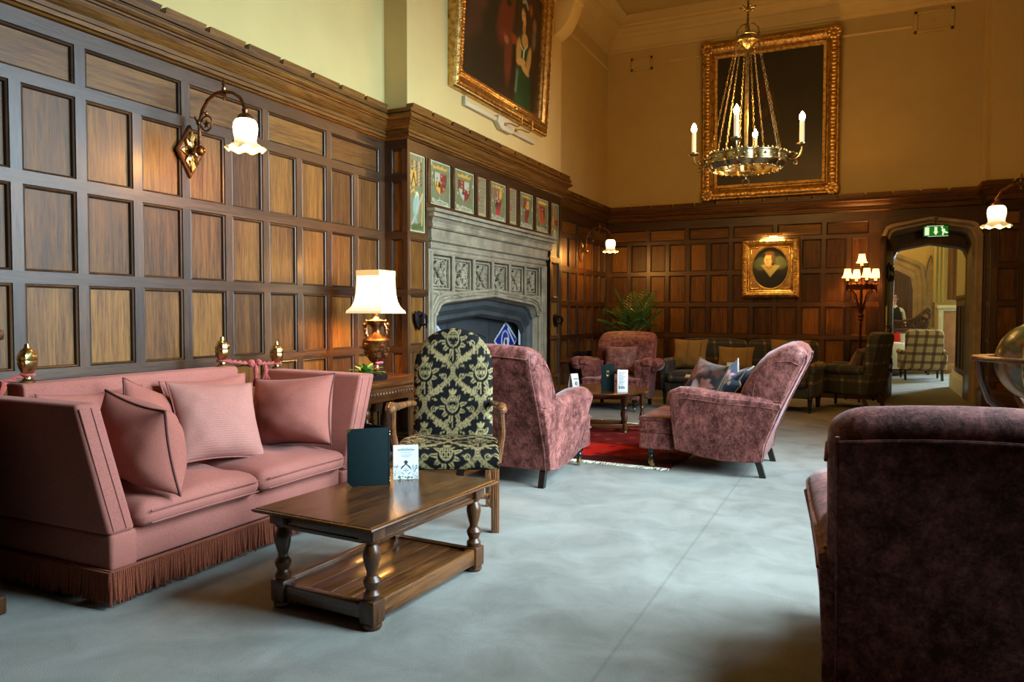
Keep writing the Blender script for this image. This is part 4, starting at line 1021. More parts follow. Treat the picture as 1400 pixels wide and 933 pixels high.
b.torus(.03, .008, T(p[0], p[1], p[2]+.04), 14, 6); b.torus(.03, .008, T(q[0], q[1], q[2]+.04), 14, 6); b.ball(.028, T(-3.8, 3.88, .95), 8); b.ball(.024, T(-3.79, 3.94, .955), 8)
tassel(b, -3.775, 3.9, .915, .10, 3); tassel(b, -3.77, 3.985, .915, .09, 4); b.tube([(-3.775, 3.9, .94), (-3.795, 3.89, .95)], .008, 6); b.tube([(-3.77, 3.985, .94), (-3.79, 3.95, .95)], .008, 6)
part('rope_tie', b, M['rope'], sf)
p, q = fl[0], fl[3]
b = rope((p[0], p[1], p[2]+.045), (q[0]+.03, q[1]-.02, q[2]+.01), .01, 10); b.torus(.03, .008, T(p[0], p[1], p[2]+.04), 14, 6); b.torus(.03, .008, T(q[0]+.0, q[1], q[2]+.04), 14, 6)
b.ball(.035, T(-3.72, 2.13, .935), 8); b.torus(.04, .014, T(-3.68, 2.14, .93) @ RX(60), 12, 6)
part('rope_tie', b, M['rope'], sf)
# sofa cushions
G1 = 'loose cushions on the salmon sofa'
cushion(place(-3.60, 2.63, .47, 90, -12), .60, .43, .18, M['sofa'], M['piping_pink'], 'large salmon back cushion in the left corner of the pink sofa, mostly hidden', 3, G1)
cushion(place(-3.58, 3.36, .47, 90, -12), .66, .44, .20, M['sofa'], M['piping_pink'], 'large salmon back cushion behind the ribbed square one on the pink sofa', 5, G1)
cushion(place(-3.20, 3.055, .475, 76, -26, 5), .51, .47, .22, M['sofa_stripe'], M['piping_pink'], 'square ribbed salmon cushion standing in the middle of the pink sofa', 8, G1)
cushion(place(-3.19, 3.575, .475, 10, -16, -5), .56, .44, .36, M['rose'], M['piping'], 'plump rose cushion with maroon piping against the right arm of the pink sofa', 11, G1, pull=.1)
cushion(place(-3.38, 2.735, .51, 96, -20, 24), .42, .42, .19, M['rose'], M['piping'], 'rose brown cushion tilted on its corner behind the front left cushion of the pink sofa', 15, G1, pull=.1)
cushion(place(-3.12, 2.515, .475, -10, 14, 8), .50, .43, .33, M['rose'], M['piping'], 'plump rose cushion against the near left arm of the pink sofa', 21, G1, pull=.1)

# ================================================================== dark cabinet whose edge shows at the far left
t = thing('oak_cabinet', 'dark cabinet edge at the far left of the picture beside the salmon sofa', 'cabinet', (-3.672, 1.52, 0))
b = B(); b.box(-.36, .335, -.42, .42, .06, 1.18, .008); b.box(-.36, .36, -.44, .43, .0, .08, .01); part('body', b, M['dark_v'], t)
b = B(); b.box(-.37, .37, -.45, .44, 1.18, 1.225, .01); part('top', b, M['dark_y'], t)
for s in (-1, 1):
    b = B(); b.box(.335, .355, -.405 if s < 0 else .005, -.005 if s < 0 else .405, .12, 1.14, .006); b.box(.352, .362, -.34 if s < 0 else .07, -.07 if s < 0 else .34, .22, 1.04, .005); d_ = part('door', b, M['dark_v'], t)
    b = B(); b.ball(.014, T(.372, s*.03, .65), 8); part('knob', b, M['iron'], d_)

# ================================================================== oak coffee table
ct = thing('coffee_table', 'low dark oak table with turned legs and plank shelf before the sofa', 'table', (-2.03, 2.915, 0), -3.5)
LEG = [(.030, .205-.085), (.034, .13), (.036, .145), (.028, .155), (.025, .165), (.034, .185), (.037, .2), (.031, .212), (.022, .222), (.021, .235), (.026, .25), (.033, .28), (.037, .305), (.035, .325), (.026, .345), (.023, .352), (.033, .36), (.034, .37), (.026, .38)]
hx, hy = .288, .438
for sx in (-1, 1):
    for sy in (-1, 1):
        b = B(); x, y = sx*(hx-.038), sy*(hy-.038); Mx = T(x, y, 0)
        b.lathe([(0, 0), (.036, 0), (.042, .012), (.040, .024), (.03, .026)], 16, Mx)
        b.box(-.04, .04, -.04, .04, .024, .125, .010, 2, Mx); b.lathe(LEG, 18, Mx); b.box(-.04, .04, -.04, .04, .372, .428, .004, 2, Mx)
        part('leg', b, M['dark_v'], ct)
for sx in (-1, 1):
    b = B(); x = sx*(hx-.035); b.box(x-.016, x+.016, -hy+.07, hy-.07, .352, .428, .003); b.box(x-.021, x+.021, -hy+.07, hy-.07, .362, .372, .003); b.box(x-.021, x+.021, -hy+.07, hy-.07, .385, .392, .003); b.box(x-.026, x+.026, -hy+.07, hy-.07, .41, .428, .004); part('side_apron', b, M['dark_y'], ct)
for sy in (-1, 1):
    b = B(); y = sy*(hy-.035); b.box(-hx+.07, hx-.07, y-.016, y+.016, .352, .428, .003); b.box(-hx+.07, hx-.07, y-.021, y+.021, .362, .372, .003); b.box(-hx+.07, hx-.07, y-.026, y+.026, .41, .428, .004); part('end_apron', b, M['dark_x'], ct)
for sx in (-1, 1): b = B(); x = sx*(hx-.03); b.box(x-.02, x+.02, -hy+.07, hy-.07, .04, .118, .006); part('stretcher', b, M['walnut_y'], ct)
for sy in (-1, 1): b = B(); y = sy*(hy-.03); b.box(-hx+.07, hx-.07, y-.02, y+.02, .04, .108, .006); part('stretcher', b, M['dark_x'], ct)
b = B()
for k in range(4): w_ = (2*hx-.08)/4; b.box(-hx+.04+w_*k+.0012, -hx+.04+w_*(k+1)-.0012, -hy+.045, hy-.045, .07, .098, .003)
part('shelf', b, M['walnut_y'], ct)
b = B(); tx, ty = .334, .503
def slab(i, z): return [(-tx+i, -ty+i, z), (tx-i, -ty+i, z), (tx-i, ty-i, z), (-tx+i, ty-i, z)]
b.loft([slab(.03, .426), slab(.012, .428), slab(.004, .434), slab(.0, .439), slab(.003, .444), slab(.008, .446), slab(.012, .4455), slab(.016, .449)])
part('tabletop', b, M['dark_y'], ct)
# menu folder and card on it
ZT = .4495
mt = thing('menu_folder', 'black green menu folder with brass corners standing on the coffee table', 'menu', (-2.18, 3.0, ZT), 44.5)
b = B(); b.box(-.105, .098, -.003, .003, 0, .285, .002); b.box(.094, .104, -.004, .012, 0, .285, .003); b.M = T(.1, .006, 0) @ RZ(118); b.box(0, .2, -.003, .003, 0, .285, .002); part('cover', b, M['leather_green'], mt)
for z in (0, .262): b = B(); b.prism([(-.107, z if z else 0), (-.082, z if z else 0), (-.107, .025 if not z else .285)] if not z else [(-.107, .286), (-.082, .286), (-.107, .26)], -.0045, .0045, 'y'); part('corner_mount', b, M['brass'], mt)
for z in (.0275, .2575): b = B(); b.ball(.004, T(.102, -.003, z-.0075), 6); b.ball(.004, T(.102, -.003, z+.0075), 6); part('spine_rivet', b, M['brass'], mt)
b = B(); b.M = T(.1, .012, 0) @ RZ(112); b.box(.01, .19, -.002, .0, .01, .28); part('page', b, M['cream_paper'], mt)
cd = thing('tent_card', 'white tent card with black floral emblem standing on the coffee table', 'card', (-2.118, 3.234, ZT), 33)
pc = Pic(.128, .17, 65, 86, srgb(205, 215, 222))
rng = np.random.default_rng(4)
for y, x0, x1, wd in ((.90, .3, .72, .0012), (.855, .18, .82, .0034), (.79, .25, .75, .0012), (.765, .32, .66, .0012), (.72, .26, .78, .0012), (.695, .3, .72, .0012), (.665, .33, .66, .0012), (.63, .4, .62, .001)):
    x = x0
    while x < x1: L_ = rng.uniform(.03, .09); pc.line([(x, y), (min(x1, x+L_), y)], wd, srgb(70, 80, 95), .8); x += L_+.025
DKI = srgb(25, 26, 34)
pc.ell(.5, .27, .21, .155, DKI, .1); pc.poly([(.43, .4), (.57, .4), (.55, .46), (.6, .5), (.5, .56), (.4, .5), (.45, .46)], DKI); pc.poly([(.5, .42), (.73, .25), (.5, .09), (.27, .25)], srgb(205, 215, 222)); pc.line([(.4, .25), (.6, .25)], .002, srgb(90, 95, 105)); pc.line([(.43, .21), (.57, .21)], .0015, srgb(110, 115, 125)); pc.line([(.45, .3), (.55, .3)], .0015, srgb(110, 115, 125))
for _ in range(90):
    s = rng.choice([-1, 1]); x = .5+s*rng.uniform(.22, .48); y = rng.uniform(.02, .42)*(1-.5*abs(abs(x-.5)-.3)); a = rng.uniform(20, 70)*s
    pc.ell(x, y, .035, .008, [DKI, srgb(70, 85, 80), srgb(120, 130, 110), srgb(150, 60, 70)][rng.choice(4, p=[.5, .25, .2, .05])], .4, 90-a)
for _ in range(26): pc.ell(rng.uniform(.1, .95), rng.uniform(0, .08), .04, .02, [srgb(90, 120, 60), srgb(190, 190, 180), srgb(40, 45, 45), srgb(190, 190, 180)][rng.integers(4)], .4)
o = part('printed_face', pc.mesh('printed_face', M['print'], lambda u, v: ((u-.5)*.128, -.034+.030*v, v*.17)), None, cd)
b = B(); b.raw([(-.064, -.033, 0), (.064, -.033, 0), (.064, -.003, .170), (-.064, -.003, .170)], [[0, 1, 2, 3]]); b.raw([(-.064, .033, 0), (.064, .033, 0), (.064, -.003, .170), (-.064, -.003, .170)], [[0, 1, 2, 3]]); part('card_stock', b, M['paper'], cd, smooth=0)

# ================================================================== damask elbow chair
def damask_colour(x, z):
    x = np.asarray(x, float); z = np.asarray(z, float)
    PXp, PZp = .37, .43; gold = np.zeros_like(x)
    def add(m): np.maximum(gold, m, out=gold)
    def cut(m): np.minimum(gold, 1-m, out=gold)
    sm = lambda d, w=.0035: np.clip(d/w+.5, 0, 1)
    # ogee bands
    for off in (0, PXp/2):
        pass
    ph = 2*PI*z/PZp
    for s in (-1, 1):
        xl = s*(PXp/4)*(1+np.cos(ph)); d = np.abs(((x-xl+PXp/2) % PXp)-PXp/2)
        slope = np.sqrt(1+(PXp/4*2*PI/PZp*np.sin(ph))**2); d = d/slope
        add(sm(.0135-d)); bead = (np.sin(z*330)*.5+.5)*sm(.0045-np.abs(d-.0)) ; cut(bead*.9); cut(sm(.0013-np.abs(d-.0085), .002)*.8)
    k = np.round(x/(PXp/2)); 
    best = None
    for di in (-1, 0, 1):
        for dj in (-1, 0, 1):
            i = np.floor(x/(PXp/2)+.5)+di; zo = (i % 2)*PZp/2; j = np.floor((z-zo)/PZp+.5)+dj
            dx = x-i*PXp/2; dz = z-zo-j*PZp; r = np.hypot(dx, dz-.0); th = np.arctan2(dz+.02, dx)
            rr = np.hypot(dx, dz+.02)
            # acanthus plume
            lf = .072+.022*np.cos(9*th)*(1+.3*np.sin(3*th)); add(sm(lf-rr)*sm(rr-.052)); cut(sm(.004-np.abs(np.mod(th*9/(2*PI)+.5, 1)-.5)*rr*.7)*sm(rr-.055)*sm(.09-rr)*.9)
            # pineapple
            e = np.hypot(dx/.036, (dz-.004)/.05); cut(sm(1.22-e, .06)); add(sm(1.12-e, .06)*sm(e-.93, .06)); chk = (np.sin((dx+dz)*330)*np.sin((dx-dz)*330)); add(sm(.95-e, .06)*(chk > .12)); cut(sm(.93-e, .06)*(chk <= .12))
            # crown leaves above and stem below
            for a in (-35, 0, 35): 
                c_, s_ = math.sin(R(a)), math.cos(R(a)); px = dx*s_-(dz-.062)*c_; pz = dx*c_+(dz-.062)*s_; add(sm(1-np.hypot(px/.009, (pz-.02)/.022), .2))
            add(sm(.003-np.abs(dx))*((dz < -.09) & (dz > -.15)))
            for sx in (-1, 1):
                for (ax, az, an) in ((.05, .165, 60), (.12, .035, 20), (.13, -.085, -35), (.028, -.175, -70), (.075, .19, 15), (.15, .1, 80)):
                    fx, fz = (dx*sx-ax), dz-az; ca, sa = math.cos(R(an)), math.sin(R(an)); px = fx*ca+fz*sa; pz = -fx*sa+fz*ca; add(sm(1-np.hypot(px/.019, pz/(.0062)), .25)); cut(sm(.0012-np.abs(pz), .0015)*(np.abs(px) < .013)*.8)
            # side flowers and scrolls
            for sx in (-1, 1):
                fx, fz = dx-sx*.088, dz-.098; fr = np.hypot(fx, fz); ft = np.arctan2(fz, fx); add(sm(.022+.008*np.cos(5*ft)-fr)*sm(fr-.007))
                fx, fz = dx-sx*.062, dz+.135; fr = np.hypot(fx, fz); ft = np.arctan2(fz, fx); add(sm(.019+.007*np.cos(5*ft+1)-fr)*sm(fr-.006))
                fr = np.hypot(dx-sx*.034, dz+.118); add(sm(.0035-np.abs(fr-.017))*(dx*sx > .02)); fr = np.hypot(dx-sx*.04, dz-.13); add(sm(.0035-np.abs(fr-.018))*(dz > .12))
                fr = np.hypot(dx-sx*.125, dz+.03); add(sm(.003-np.abs(fr-.016)))
    g = np.array(srgb(143, 128, 88)); k0 = np.array(srgb(9, 9, 10)); return k0*(1-gold[:, None])+g*gold[:, None]
uc = thing('elbow_chair', 'tall arched back armchair in black and gold damask behind the coffee table', 'chair', (-2.315, 4.03, 0), 205.5)
# local +y = forward
def ring_back(z):
    t = (z-.47)/.73; hw = .262 if z < .93 else .262*math.sqrt(max(0, 1-((z-.93)/.268)**2))**.9
    return hw
zs = list(np.linspace(.44, .93, 62))+[.93+.268*math.sin(a) for a in np.linspace(.04, PI/2*.985, 34)]
vs = []; n = 176
for z in zs:
    hw = ring_back(z); lean = -.265-(z-.47)*.15
    for k in range(n):
        q = k/n; front = q < .75; u = (1-2*q/.75) if front else (-1+2*(q-.75)/.25); x = hw*u; y = .042*(1-abs(u)**6)**.5*(1+.35*(1-u*u)*front)*(1 if front else -1)*(min(1, hw/.06))
        vs.append((x, lean+y, z))
b = B(); b.loft([vs[i*n:(i+1)*n] for i in range(len(zs))])
me = b.mesh('backrest', M['damask'], 60); A = np.array(b.v); setcol(me, damask_colour(A[:, 0], A[:, 2]-.70)); part('backrest', me, None, uc)
# seat
def seat_mesh():
    nu, nv = 110, 90; vs = []
    # cross profile from underside front, over the front edge, back along the top
    prof = [(.275, .385), (.283, .40), (.287, .43), (.286, .455), (.28, .475), (.266, .492), (.245, .503)]
    tot = []
    for a in prof: tot.append(a)
    for k in range(1, 40): q = k/39; tot.append((.245-.50*q, .503+.012*math.sin(PI*q)))
    fine = []; 
    for i in range(len(tot)-1):
        m_ = 4 if i < 6 else 2
        for k in range(m_): fine.append(tuple(np.array(tot[i])*(1-k/m_)+np.array(tot[i+1])*k/m_))
    fine.append(tot[-1]); s = 0; S_ = [0]
    for i in range(1, len(fine)): s += math.dist(fine[i], fine[i-1]); S_.append(s)
    cols = []
    rings = []
    for (y, z), sl in zip(fine, S_):
        w = .315 if y > .0 else .315-.05*(-y/.25); r = []
        for k in range(nu+1):
            u = -1+2*k/nu; au = abs(u); xx = u*w; zz = z
            if au > .9: q = (au-.9)/.1; zz = z-(.045*q**2 if y < .25 else .03*q*q*max(0, (z-.385)/.11)); xx = math.copysign(w*(.9+.1*math.sin(q*PI/2)*.9), u)
            r.append((xx, y+.012*(1-u*u)*(1 if y > .2 else 0), zz)); cols.append((xx*1.0, sl))
        rings.append(r)
    b = B(); b.loft(rings, closed=False)
    for s_ in (0, nu):
        pass
    nb = len(b.v); b.box(-.30, .30, -.25, .27, .375, .44, .01)
    for s_ in (-1, 1): b.raw([(s_*.311, .27, .385), (s_*.311, .27, .48), (s_*.262, -.24, .47), (s_*.262, -.24, .385)], [[0, 1, 2, 3]])
    me = b.mesh('seat', M['damask'], 60); c = np.array(cols + [(v[0], v[1]) for v in b.v[nb:]]); setcol(me, damask_colour(c[:, 0], c[:, 1]-.105)); return me
part('seat', seat_mesh(), None, uc)
for sx in (-1, 1):
    b = B(); x = sx*.288; b.box(x-.024, x+.024, .225, .273, 0, .40, .003)
    for k in (-.012, 0, .012): b.box(x+k-.003, x+k+.003, .272, .2755, .01, .37, .001); b.box(x+sx*.0235-.001, x+sx*.0235+.002, .249+k-.003, .249+k+.003, .01, .37)
    part('leg', b, M['walnut'], uc)
    b = B(); b.loft([[(sx*.235+q*.02, -.25+dy+r*.02, z) for q, r in ((-1, -1), (1, -1), (1, 1), (-1, 1))] for z, dy in ((0, -.10), (.2, -.03), (.42, 0), (.5, -.01))]); part('leg', b, M['walnut'], uc)
    # arm: support curving from the seat rail up to a scrolled handrest
    b = B(); pts = [(sx*.30, .16, .40), (sx*.318, .15, .5), (sx*.33, .16, .58), (sx*.325, .2, .66), (sx*.32, .235, .72)]
    b.tube(pts, [.024, .022, .02, .02, .022], 10)
    b.tube([(sx*.25, -.30, .70), (sx*.272, -.18, .715), (sx*.30, -.05, .72), (sx*.318, .1, .728), (sx*.325, .22, .742), (sx*.325, .27, .742), (sx*.325, .295, .728)], [.018, .019, .021, .025, .031, .033, .026], 12)
    b.ball(.034, T(sx*.325, .275, .735), 12, sz=(1, 1, .85))
    part('arm', b, M['walnut'], uc)
b = B(); b.box(-.25, .25, -.005, .02, .14, .17, .003)
for sx in (-1, 1): b.box(sx*.27-.012, sx*.27+.012, -.28, .24, .14, .175, .003); b.tube([(sx*.268, .22, .17), (sx*.24, -.02, .36)], .008, 5)
part('stretcher', b, M['walnut'], uc)

# ================================================================== pink velvet armchairs
def english_chair(loc, rz, label, w=.81, group='pink velvet armchairs', scroll=0, tall=1.0):
    t = thing('velvet_armchair', label, 'armchair', loc, rz, group); h = w/2; mat = M['velvet']
    # back, lofted across the width
    prof = [(.14, .30), (.165, .45), (.155, .60), (.125, .70), (.075, .80), (.005, .895), (-.065, .965), (-.14, 1.02), (-.205, 1.045), (-.265, 1.05), (-.315, 1.03), (-.342, .985), (-.335, .925), (-.29, .83), (-.225, .69), (-.165, .56), (-.10, .40), (-.05, .276), (-.025, .13), (.12, .13)]
    prof = [(u, z if z < .6 else .6+(z-.6)*tall) for u, z in prof]
    cu, cz = -.09, .82; rings = []
    ed = [(.10*(1-math.cos(PI/2*k/9)), .70+.30*math.sin(PI/2*k/9)) for k in range(10)]
    for x, s in [(-h+i, s) for i, s in ed]+[(-h*.5, 1), (-h*.25, 1), (0, 1), (h*.25, 1), (h*.5, 1)]+[(h-i, s) for i, s in ed[::-1]]:
        r = []
        for u, z in prof:
            k = max(0, min(1, (z-.5)/.25)); sc = 1-(1-s)*k; cr = .028*(1-(x/h)**2)*max(0, (z-.8)/.25)
            dent = .035*(1-(x/h)**2) if (u > -.16 and z > .45 and z < 1.0 and u > cu-.05) else 0
            r.append((x, cu+(u-cu)*sc+(dent if u > -.1 and z > .4 else 0), cz+(z-cz)*sc+cr))
        rings.append(r)
    b = B(); b.loft(rings); o = part('backrest', b, mat, t, smooth=50)
    e = B()
    for sx in (-1, 1):
        e.tube([(sx*(h-.028), u-.004, z) for u, z in prof[11:19]], .006, 6)
        e.tube([(sx*(h+.004), u, z) for u, z in ((-.17, .62), (-.02, .60), (.06, .63), (.09, .69))] , .005, 6)
        arc = [(-.30, .90), (-.22, .935), (-.12, .925), (-.03, .87), (.03, .78), (.045, .68), (.04, .62)]
        e.tube([(sx*(h+.002), u, z) for u, z in arc], .005, 6)
    e.tube([(x, prof[11][0]-.004, prof[11][1]-.02+.028*(1-(x/h)**2)) for x in np.linspace(-h+.03, h-.03, 9)], .006, 6)
    part('piping', e, mat, o)
    # arms
    ap = [(.655, .183), (.683, .50), (.683, .595), (.668, .635), (.63, .66), (.56, .665), (.45, .655), (.304, .632), (.07, .622), (-.16, .60), (-.17, .565), (-.155, .555), (-.05, .276), (-.03, .135), (.1, .118), (.3, .12), (.45, .14), (.55, .165)]
    for sx in (-1, 1):
        b = B(); x0, x1 = (h-.14, h+.014) if sx > 0 else (-h-.014, -h+.14)
        b.prism(ap, x0, x1, 'x', .03, 4)
        top = ap[2:9]; 
        pr = [(.676, .60), (.655, .632), (.61, .648), (.53, .648), (.42, .637), (.3, .618), (.07, .608), (-.1, .595)]
        b.tube([(sx*(h-.06+scroll*.35), u, z-.012) for u, z in pr], [.05, .064, .069, .07, .07, .069, .066, .06], 14)
        if scroll: b.tube([(sx*(h+scroll), u, z-.03) for u, z in pr[:-1]], [.05, .075, .082, .085, .085, .08, .07], 16); b.ball(.07, T(sx*(h+scroll), .66, .59), 12, sz=(1, .5, 1))
        def flare(b):
            nv = []
            for x, y, z in b.v:
                k = max(0, min(1, (abs(x)-(h-.13))/.10))*max(0, min(1, (z-.22)/.4))**1.6*max(0, min(1, (y+.25)/.8)); nv.append((x+sx*.09*k, y, z))
            b.v = nv
        flare(b); o = part('arm', b, mat, t, smooth=50)
        e = B(); off = sx*(h+.015)
        e.tube([(off, u, z) for u, z in [(.62, .2), (.648, .48), (.645, .575), (.615, .612), (.55, .62), (.43, .607), (.25, .585), (0, .573), (-.15, .555)]], .0055, 6); flare(e)
        part('piping', e, mat, o)
    def tee(x): return [(-h+.145, .05), (-h+.145, .69), (-h+.02, .70), (-h+.012, .94), (-h+.03, .965), (h-.03, .965), (h-.012, .94), (h-.02, .70), (h-.145, .69), (h-.145, .05)]
    b = B(); b.prism(tee(0), .30, .435, 'z', .032, 4); b.ball(.42, T(0, .5, .42), 20, sz=((w-.32)/.84, 1.05, .09)); o = part('seat_cushion', b, mat, t, smooth=50)
    e = B(); q = [(-h+.018, .72), (-h+.006, .94), (-h+.03, .969), (h-.03, .969), (h-.006, .94), (h-.018, .72)]
    for z in (.325, .412): e.tube([(x, y, z) for x, y in q], .0055, 6)
    part('piping', e, mat, o)
    b = B(); b.prism(tee(0), .165, .298, 'z', .03, 4); part('seat_frame', b, mat, t, smooth=50)
    for sx in (-1, 1):
        b = B(); Mx = T(sx*(h-.09), .875, 0)
        b.lathe([(.03, .062), (.018, .066), (.02, .075), (.026, .088), (.03, .1), (.024, .112), (.026, .118), (.034, .125), (.036, .18)], 14, Mx); l = part('leg', b, M['ebony'], t)
        c = B(); c.lathe([(.021, .03), (.024, .035), (.02, .064), (.024, .07)], 12, Mx); c.lathe([(.0, -.01), (.02, -.01), (.022, -.006), (.022, .006), (.02, .01), (0, .01)], 14, Mx @ T(0, -.01, .022) @ RY(90)); part('castor', c, M['brass'], l)
        b = B(); x = sx*(h-.055); b.loft([[(x+q*.023, dy+r*.024, z) for q, r in ((-1, -1), (1, -1), (1, 1), (-1, 1))] for z, dy in ((0, -.035), (.05, -.02), (.1, -.005), (.15, .02))]); part('leg', b, M['ebony'], t)
    return t
english_chair((-2.485, 5.12, 0), 0, 'pink velvet armchair with its back to us, behind the damask chair')
english_chair((-.72, 6.53, 0), 90, 'pink velvet armchair in profile facing left, with flowery blue cushions', w=.86)
english_chair((.335, 2.50, 0), 0, 'large pink velvet armchair seen from behind at the right edge', w=.83, tall=.97)
b4 = english_chair((-3.07, 10.42, 0), 184, 'pink velvet scroll armed armchair facing us beyond the round table', w=.81, scroll=.07, tall=.93)
cushion(place(-3.06, 10.08, .46, 4, -20), .46, .40, .16, M['velvet_cushion'], M['velvet_cushion'], 'shiny square pink velvet cushion on the armchair facing us', 31, pull=.09)

# floral cushions on the profile chair
def floral(w, h, seed, Mx, label, blue):
    b, e = pillow(w, h, .18, seed, n=60, pull=.09); me = b.mesh('cushion', M['floral'], 60); A = np.array(b.v); rng = np.random.default_rng(seed)
    u = A[:, 0]/w+.5; v = A[:, 2]/h; c = np.tile(np.array(srgb(22, 56, 88) if blue else srgb(9, 17, 24)), (len(A), 1))
    def blob(cx, cy, rx, ry, col, pet=0, rot=0):
        x = (u-cx)/rx; y = (v-cy)/ry; r = np.hypot(x, y); th = np.arctan2(y, x)+rot; m = np.clip((1+(.22*np.cos(pet*th) if pet else 0)-r)/.12+.5, 0, 1)[:, None]; c[:] = c*(1-m)+np.array(col)*m
    front = A[:, 1] < 0
    if blue:
        for _ in range(6): blob(rng.random(), rng.random(), .05, .04, srgb(200, 190, 130), 5)
        blob(.5, .75, .16, .16, srgb(205, 150, 170), 5)
        blob(.2, .2, .24, .2, srgb(20, 35, 60))
    else:
        blob(.32, .75, .34, .24, srgb(92, 44, 28), 6); blob(.3, .74, .2, .14, srgb(140, 80, 48), 5, 1); blob(.32, .76, .1, .08, srgb(110, 40, 30), 5)
        blob(.62, .3, .26, .26, srgb(205, 195, 205), 6); blob(.6, .3, .12, .12, srgb(175, 90, 165), 5); blob(.75, .55, .14, .1, srgb(165, 110, 100), 5); blob(.2, .12, .12, .1, srgb(120, 50, 35), 4); blob(.15, .35, .15, .1, srgb(30, 75, 70), 3)
        blob(.85, .85, .12, .12, srgb(80, 45, 30), 6)
    setcol(me, c); o = link('cushion', me); o.matrix_world = Mx; tag(o, label, 'cushion', 'flowery cushions on the profile armchair'); part('piping', e, M['white_metal'] if blue else M['gold_cushion'], o)
floral(.50, .47, 41, place(-1.30, 6.43, .455, -48, -22, 6), 'dark flowery cushion with brown and white blooms on the profile armchair', False)
floral(.44, .44, 45, place(-1.17, 6.62, .47, -64, -26, 30), 'blue flowery cushion standing on its corner behind the brown bloomed one', True)
floral(.48, .44, 48, place(-1.09, 6.60, .47, -90, -33, 0), 'plain looking blue cushion against the back of the profile armchair', True)

# ================================================================== plaid seating
def plaid_seat(loc, rz, label, cat, name, w, d=.78, mat=None, back_h=1.0, arm_h=.60, seat_h=.44, group=None, legs='turned', cushions=1, backs=1, arm_r=.075, camel=0, lean=9):
    mat = mat or M['plaid']; t = thing(name, label, cat, loc, rz, group); h = w/2
    # back(s): rounded slab leaning back
    for k in range(backs):
        bw = (w-.16)/backs; x0 = -h+.08+bw*k; b = B(); r = .10
        out = [(x0+.004, .22)] + [(x0+.004+r-r*math.cos(a), back_h-r+r*math.sin(a)+camel*.0) for a in np.linspace(0, PI/2, 6)] + [(x0+bw*q, back_h+camel*math.sin(PI*q)) for q in np.linspace(.2, .8, 7)] + [(x0+bw-.004-r+r*math.cos(a), back_h-r+r*math.sin(a)) for a in np.linspace(PI/2, 0, 6)] + [(x0+bw-.004, .22)]
        b.prism(out, -.075, .075, 'y', .045, 4, M=T(0, -d/2+.10, .22) @ RX(lean) @ T(0, 0, -.22)); o = part('backrest', b, mat, t, smooth=50)
    for sx in (-1, 1):
        b = B(); x0, x1 = sorted((sx*(h-.13), sx*(h-.02)))
        b.prism([(-d/2+.02, .20), (d/2-.06, .20), (d/2-.04, arm_h-.1), (d/2-.05, arm_h), (-d/2+.1, arm_h), (-d/2-.04, .5)], x0, x1, 'x', .03, 3)
        b.tube([(sx*(h-.055), y, arm_h-.02) for y in (-d/2+.05, -.1, .1, d/2-.07, d/2-.03)], [arm_r*.85, arm_r, arm_r, arm_r, arm_r*.9], 16); b.ball(arm_r*.88, T(sx*(h-.055), d/2-.035, arm_h-.02), 14, sz=(1, .3, 1))
        part('arm', b, mat, t, smooth=50)
    b = B(); b.box(-h+.1, h-.1, -d/2+.05, d/2-.02, .19, .33, .02, 3); part('seat_frame', b, mat, t, smooth=50)
    cw = (w-.27)/cushions
    for k in range(cushions):
        b = soft_box(-h+.135+cw*k+.003, -h+.135+cw*(k+1)-.003, -d/2+.16, d/2+.015, .32, seat_h-.02, .04, .03, k*3, amp=.008); part('seat_cushion', b, mat, t, smooth=60)
    for sx in (-1, 1):
        b = B(); Mx = T(sx*(h-.09), d/2-.08, 0)
        if legs == 'turned': b.lathe([(.018, 0), (.022, .01), (.016, .03), (.024, .05), (.02, .07), (.028, .13), (.032, .16), (.02, .165), (.034, .175), (.034, .21)], 14, Mx)
        else: b.loft([[(s_*q, s_*r, z) for q, r in ((-1, -1), (1, -1), (1, 1), (-1, 1))] for z, s_ in ((0, .016), (.2, .027))], Mx)
        part('leg', b, M['ebony'], t)
        b = B(); x = sx*(h-.1); b.loft([[(x+q*.022, -d/2+.1+dy+r*.022, z) for q, r in ((-1, -1), (1, -1), (1, 1), (-1, 1))] for z, dy in ((0, -.09), (.1, -.04), (.21, 0))]); part('leg', b, M['ebony'] if legs != 'turned' else M['dark_v'], t)
    return t
plaid_seat((-1.535, 10.87, 0), 174.8, 'long dark green plaid sofa with three mustard cushions before the far wall', 'sofa', 'plaid_sofa', 2.14, d=.86, back_h=.93, arm_h=.60, seat_h=.49, cushions=2, backs=2, camel=.015)
plaid_seat((-.14, 11.42, 0), 66, 'dark green plaid armchair beside the open door, plaid cushion on it', 'armchair', 'plaid_armchair', .68, back_h=1.06, arm_h=.56, lean=10)
plaid_seat((1.10, 16.98, 0), 4, 'beige and brown checked armchair with its back to us beyond the doorway', 'armchair', 'checked_armchair', .84, d=.72, mat=M['plaid_beige'], back_h=1.0, arm_h=.56, legs='taper', lean=6, arm_r=.06)
GC = 'mustard cushions along the plaid sofa'
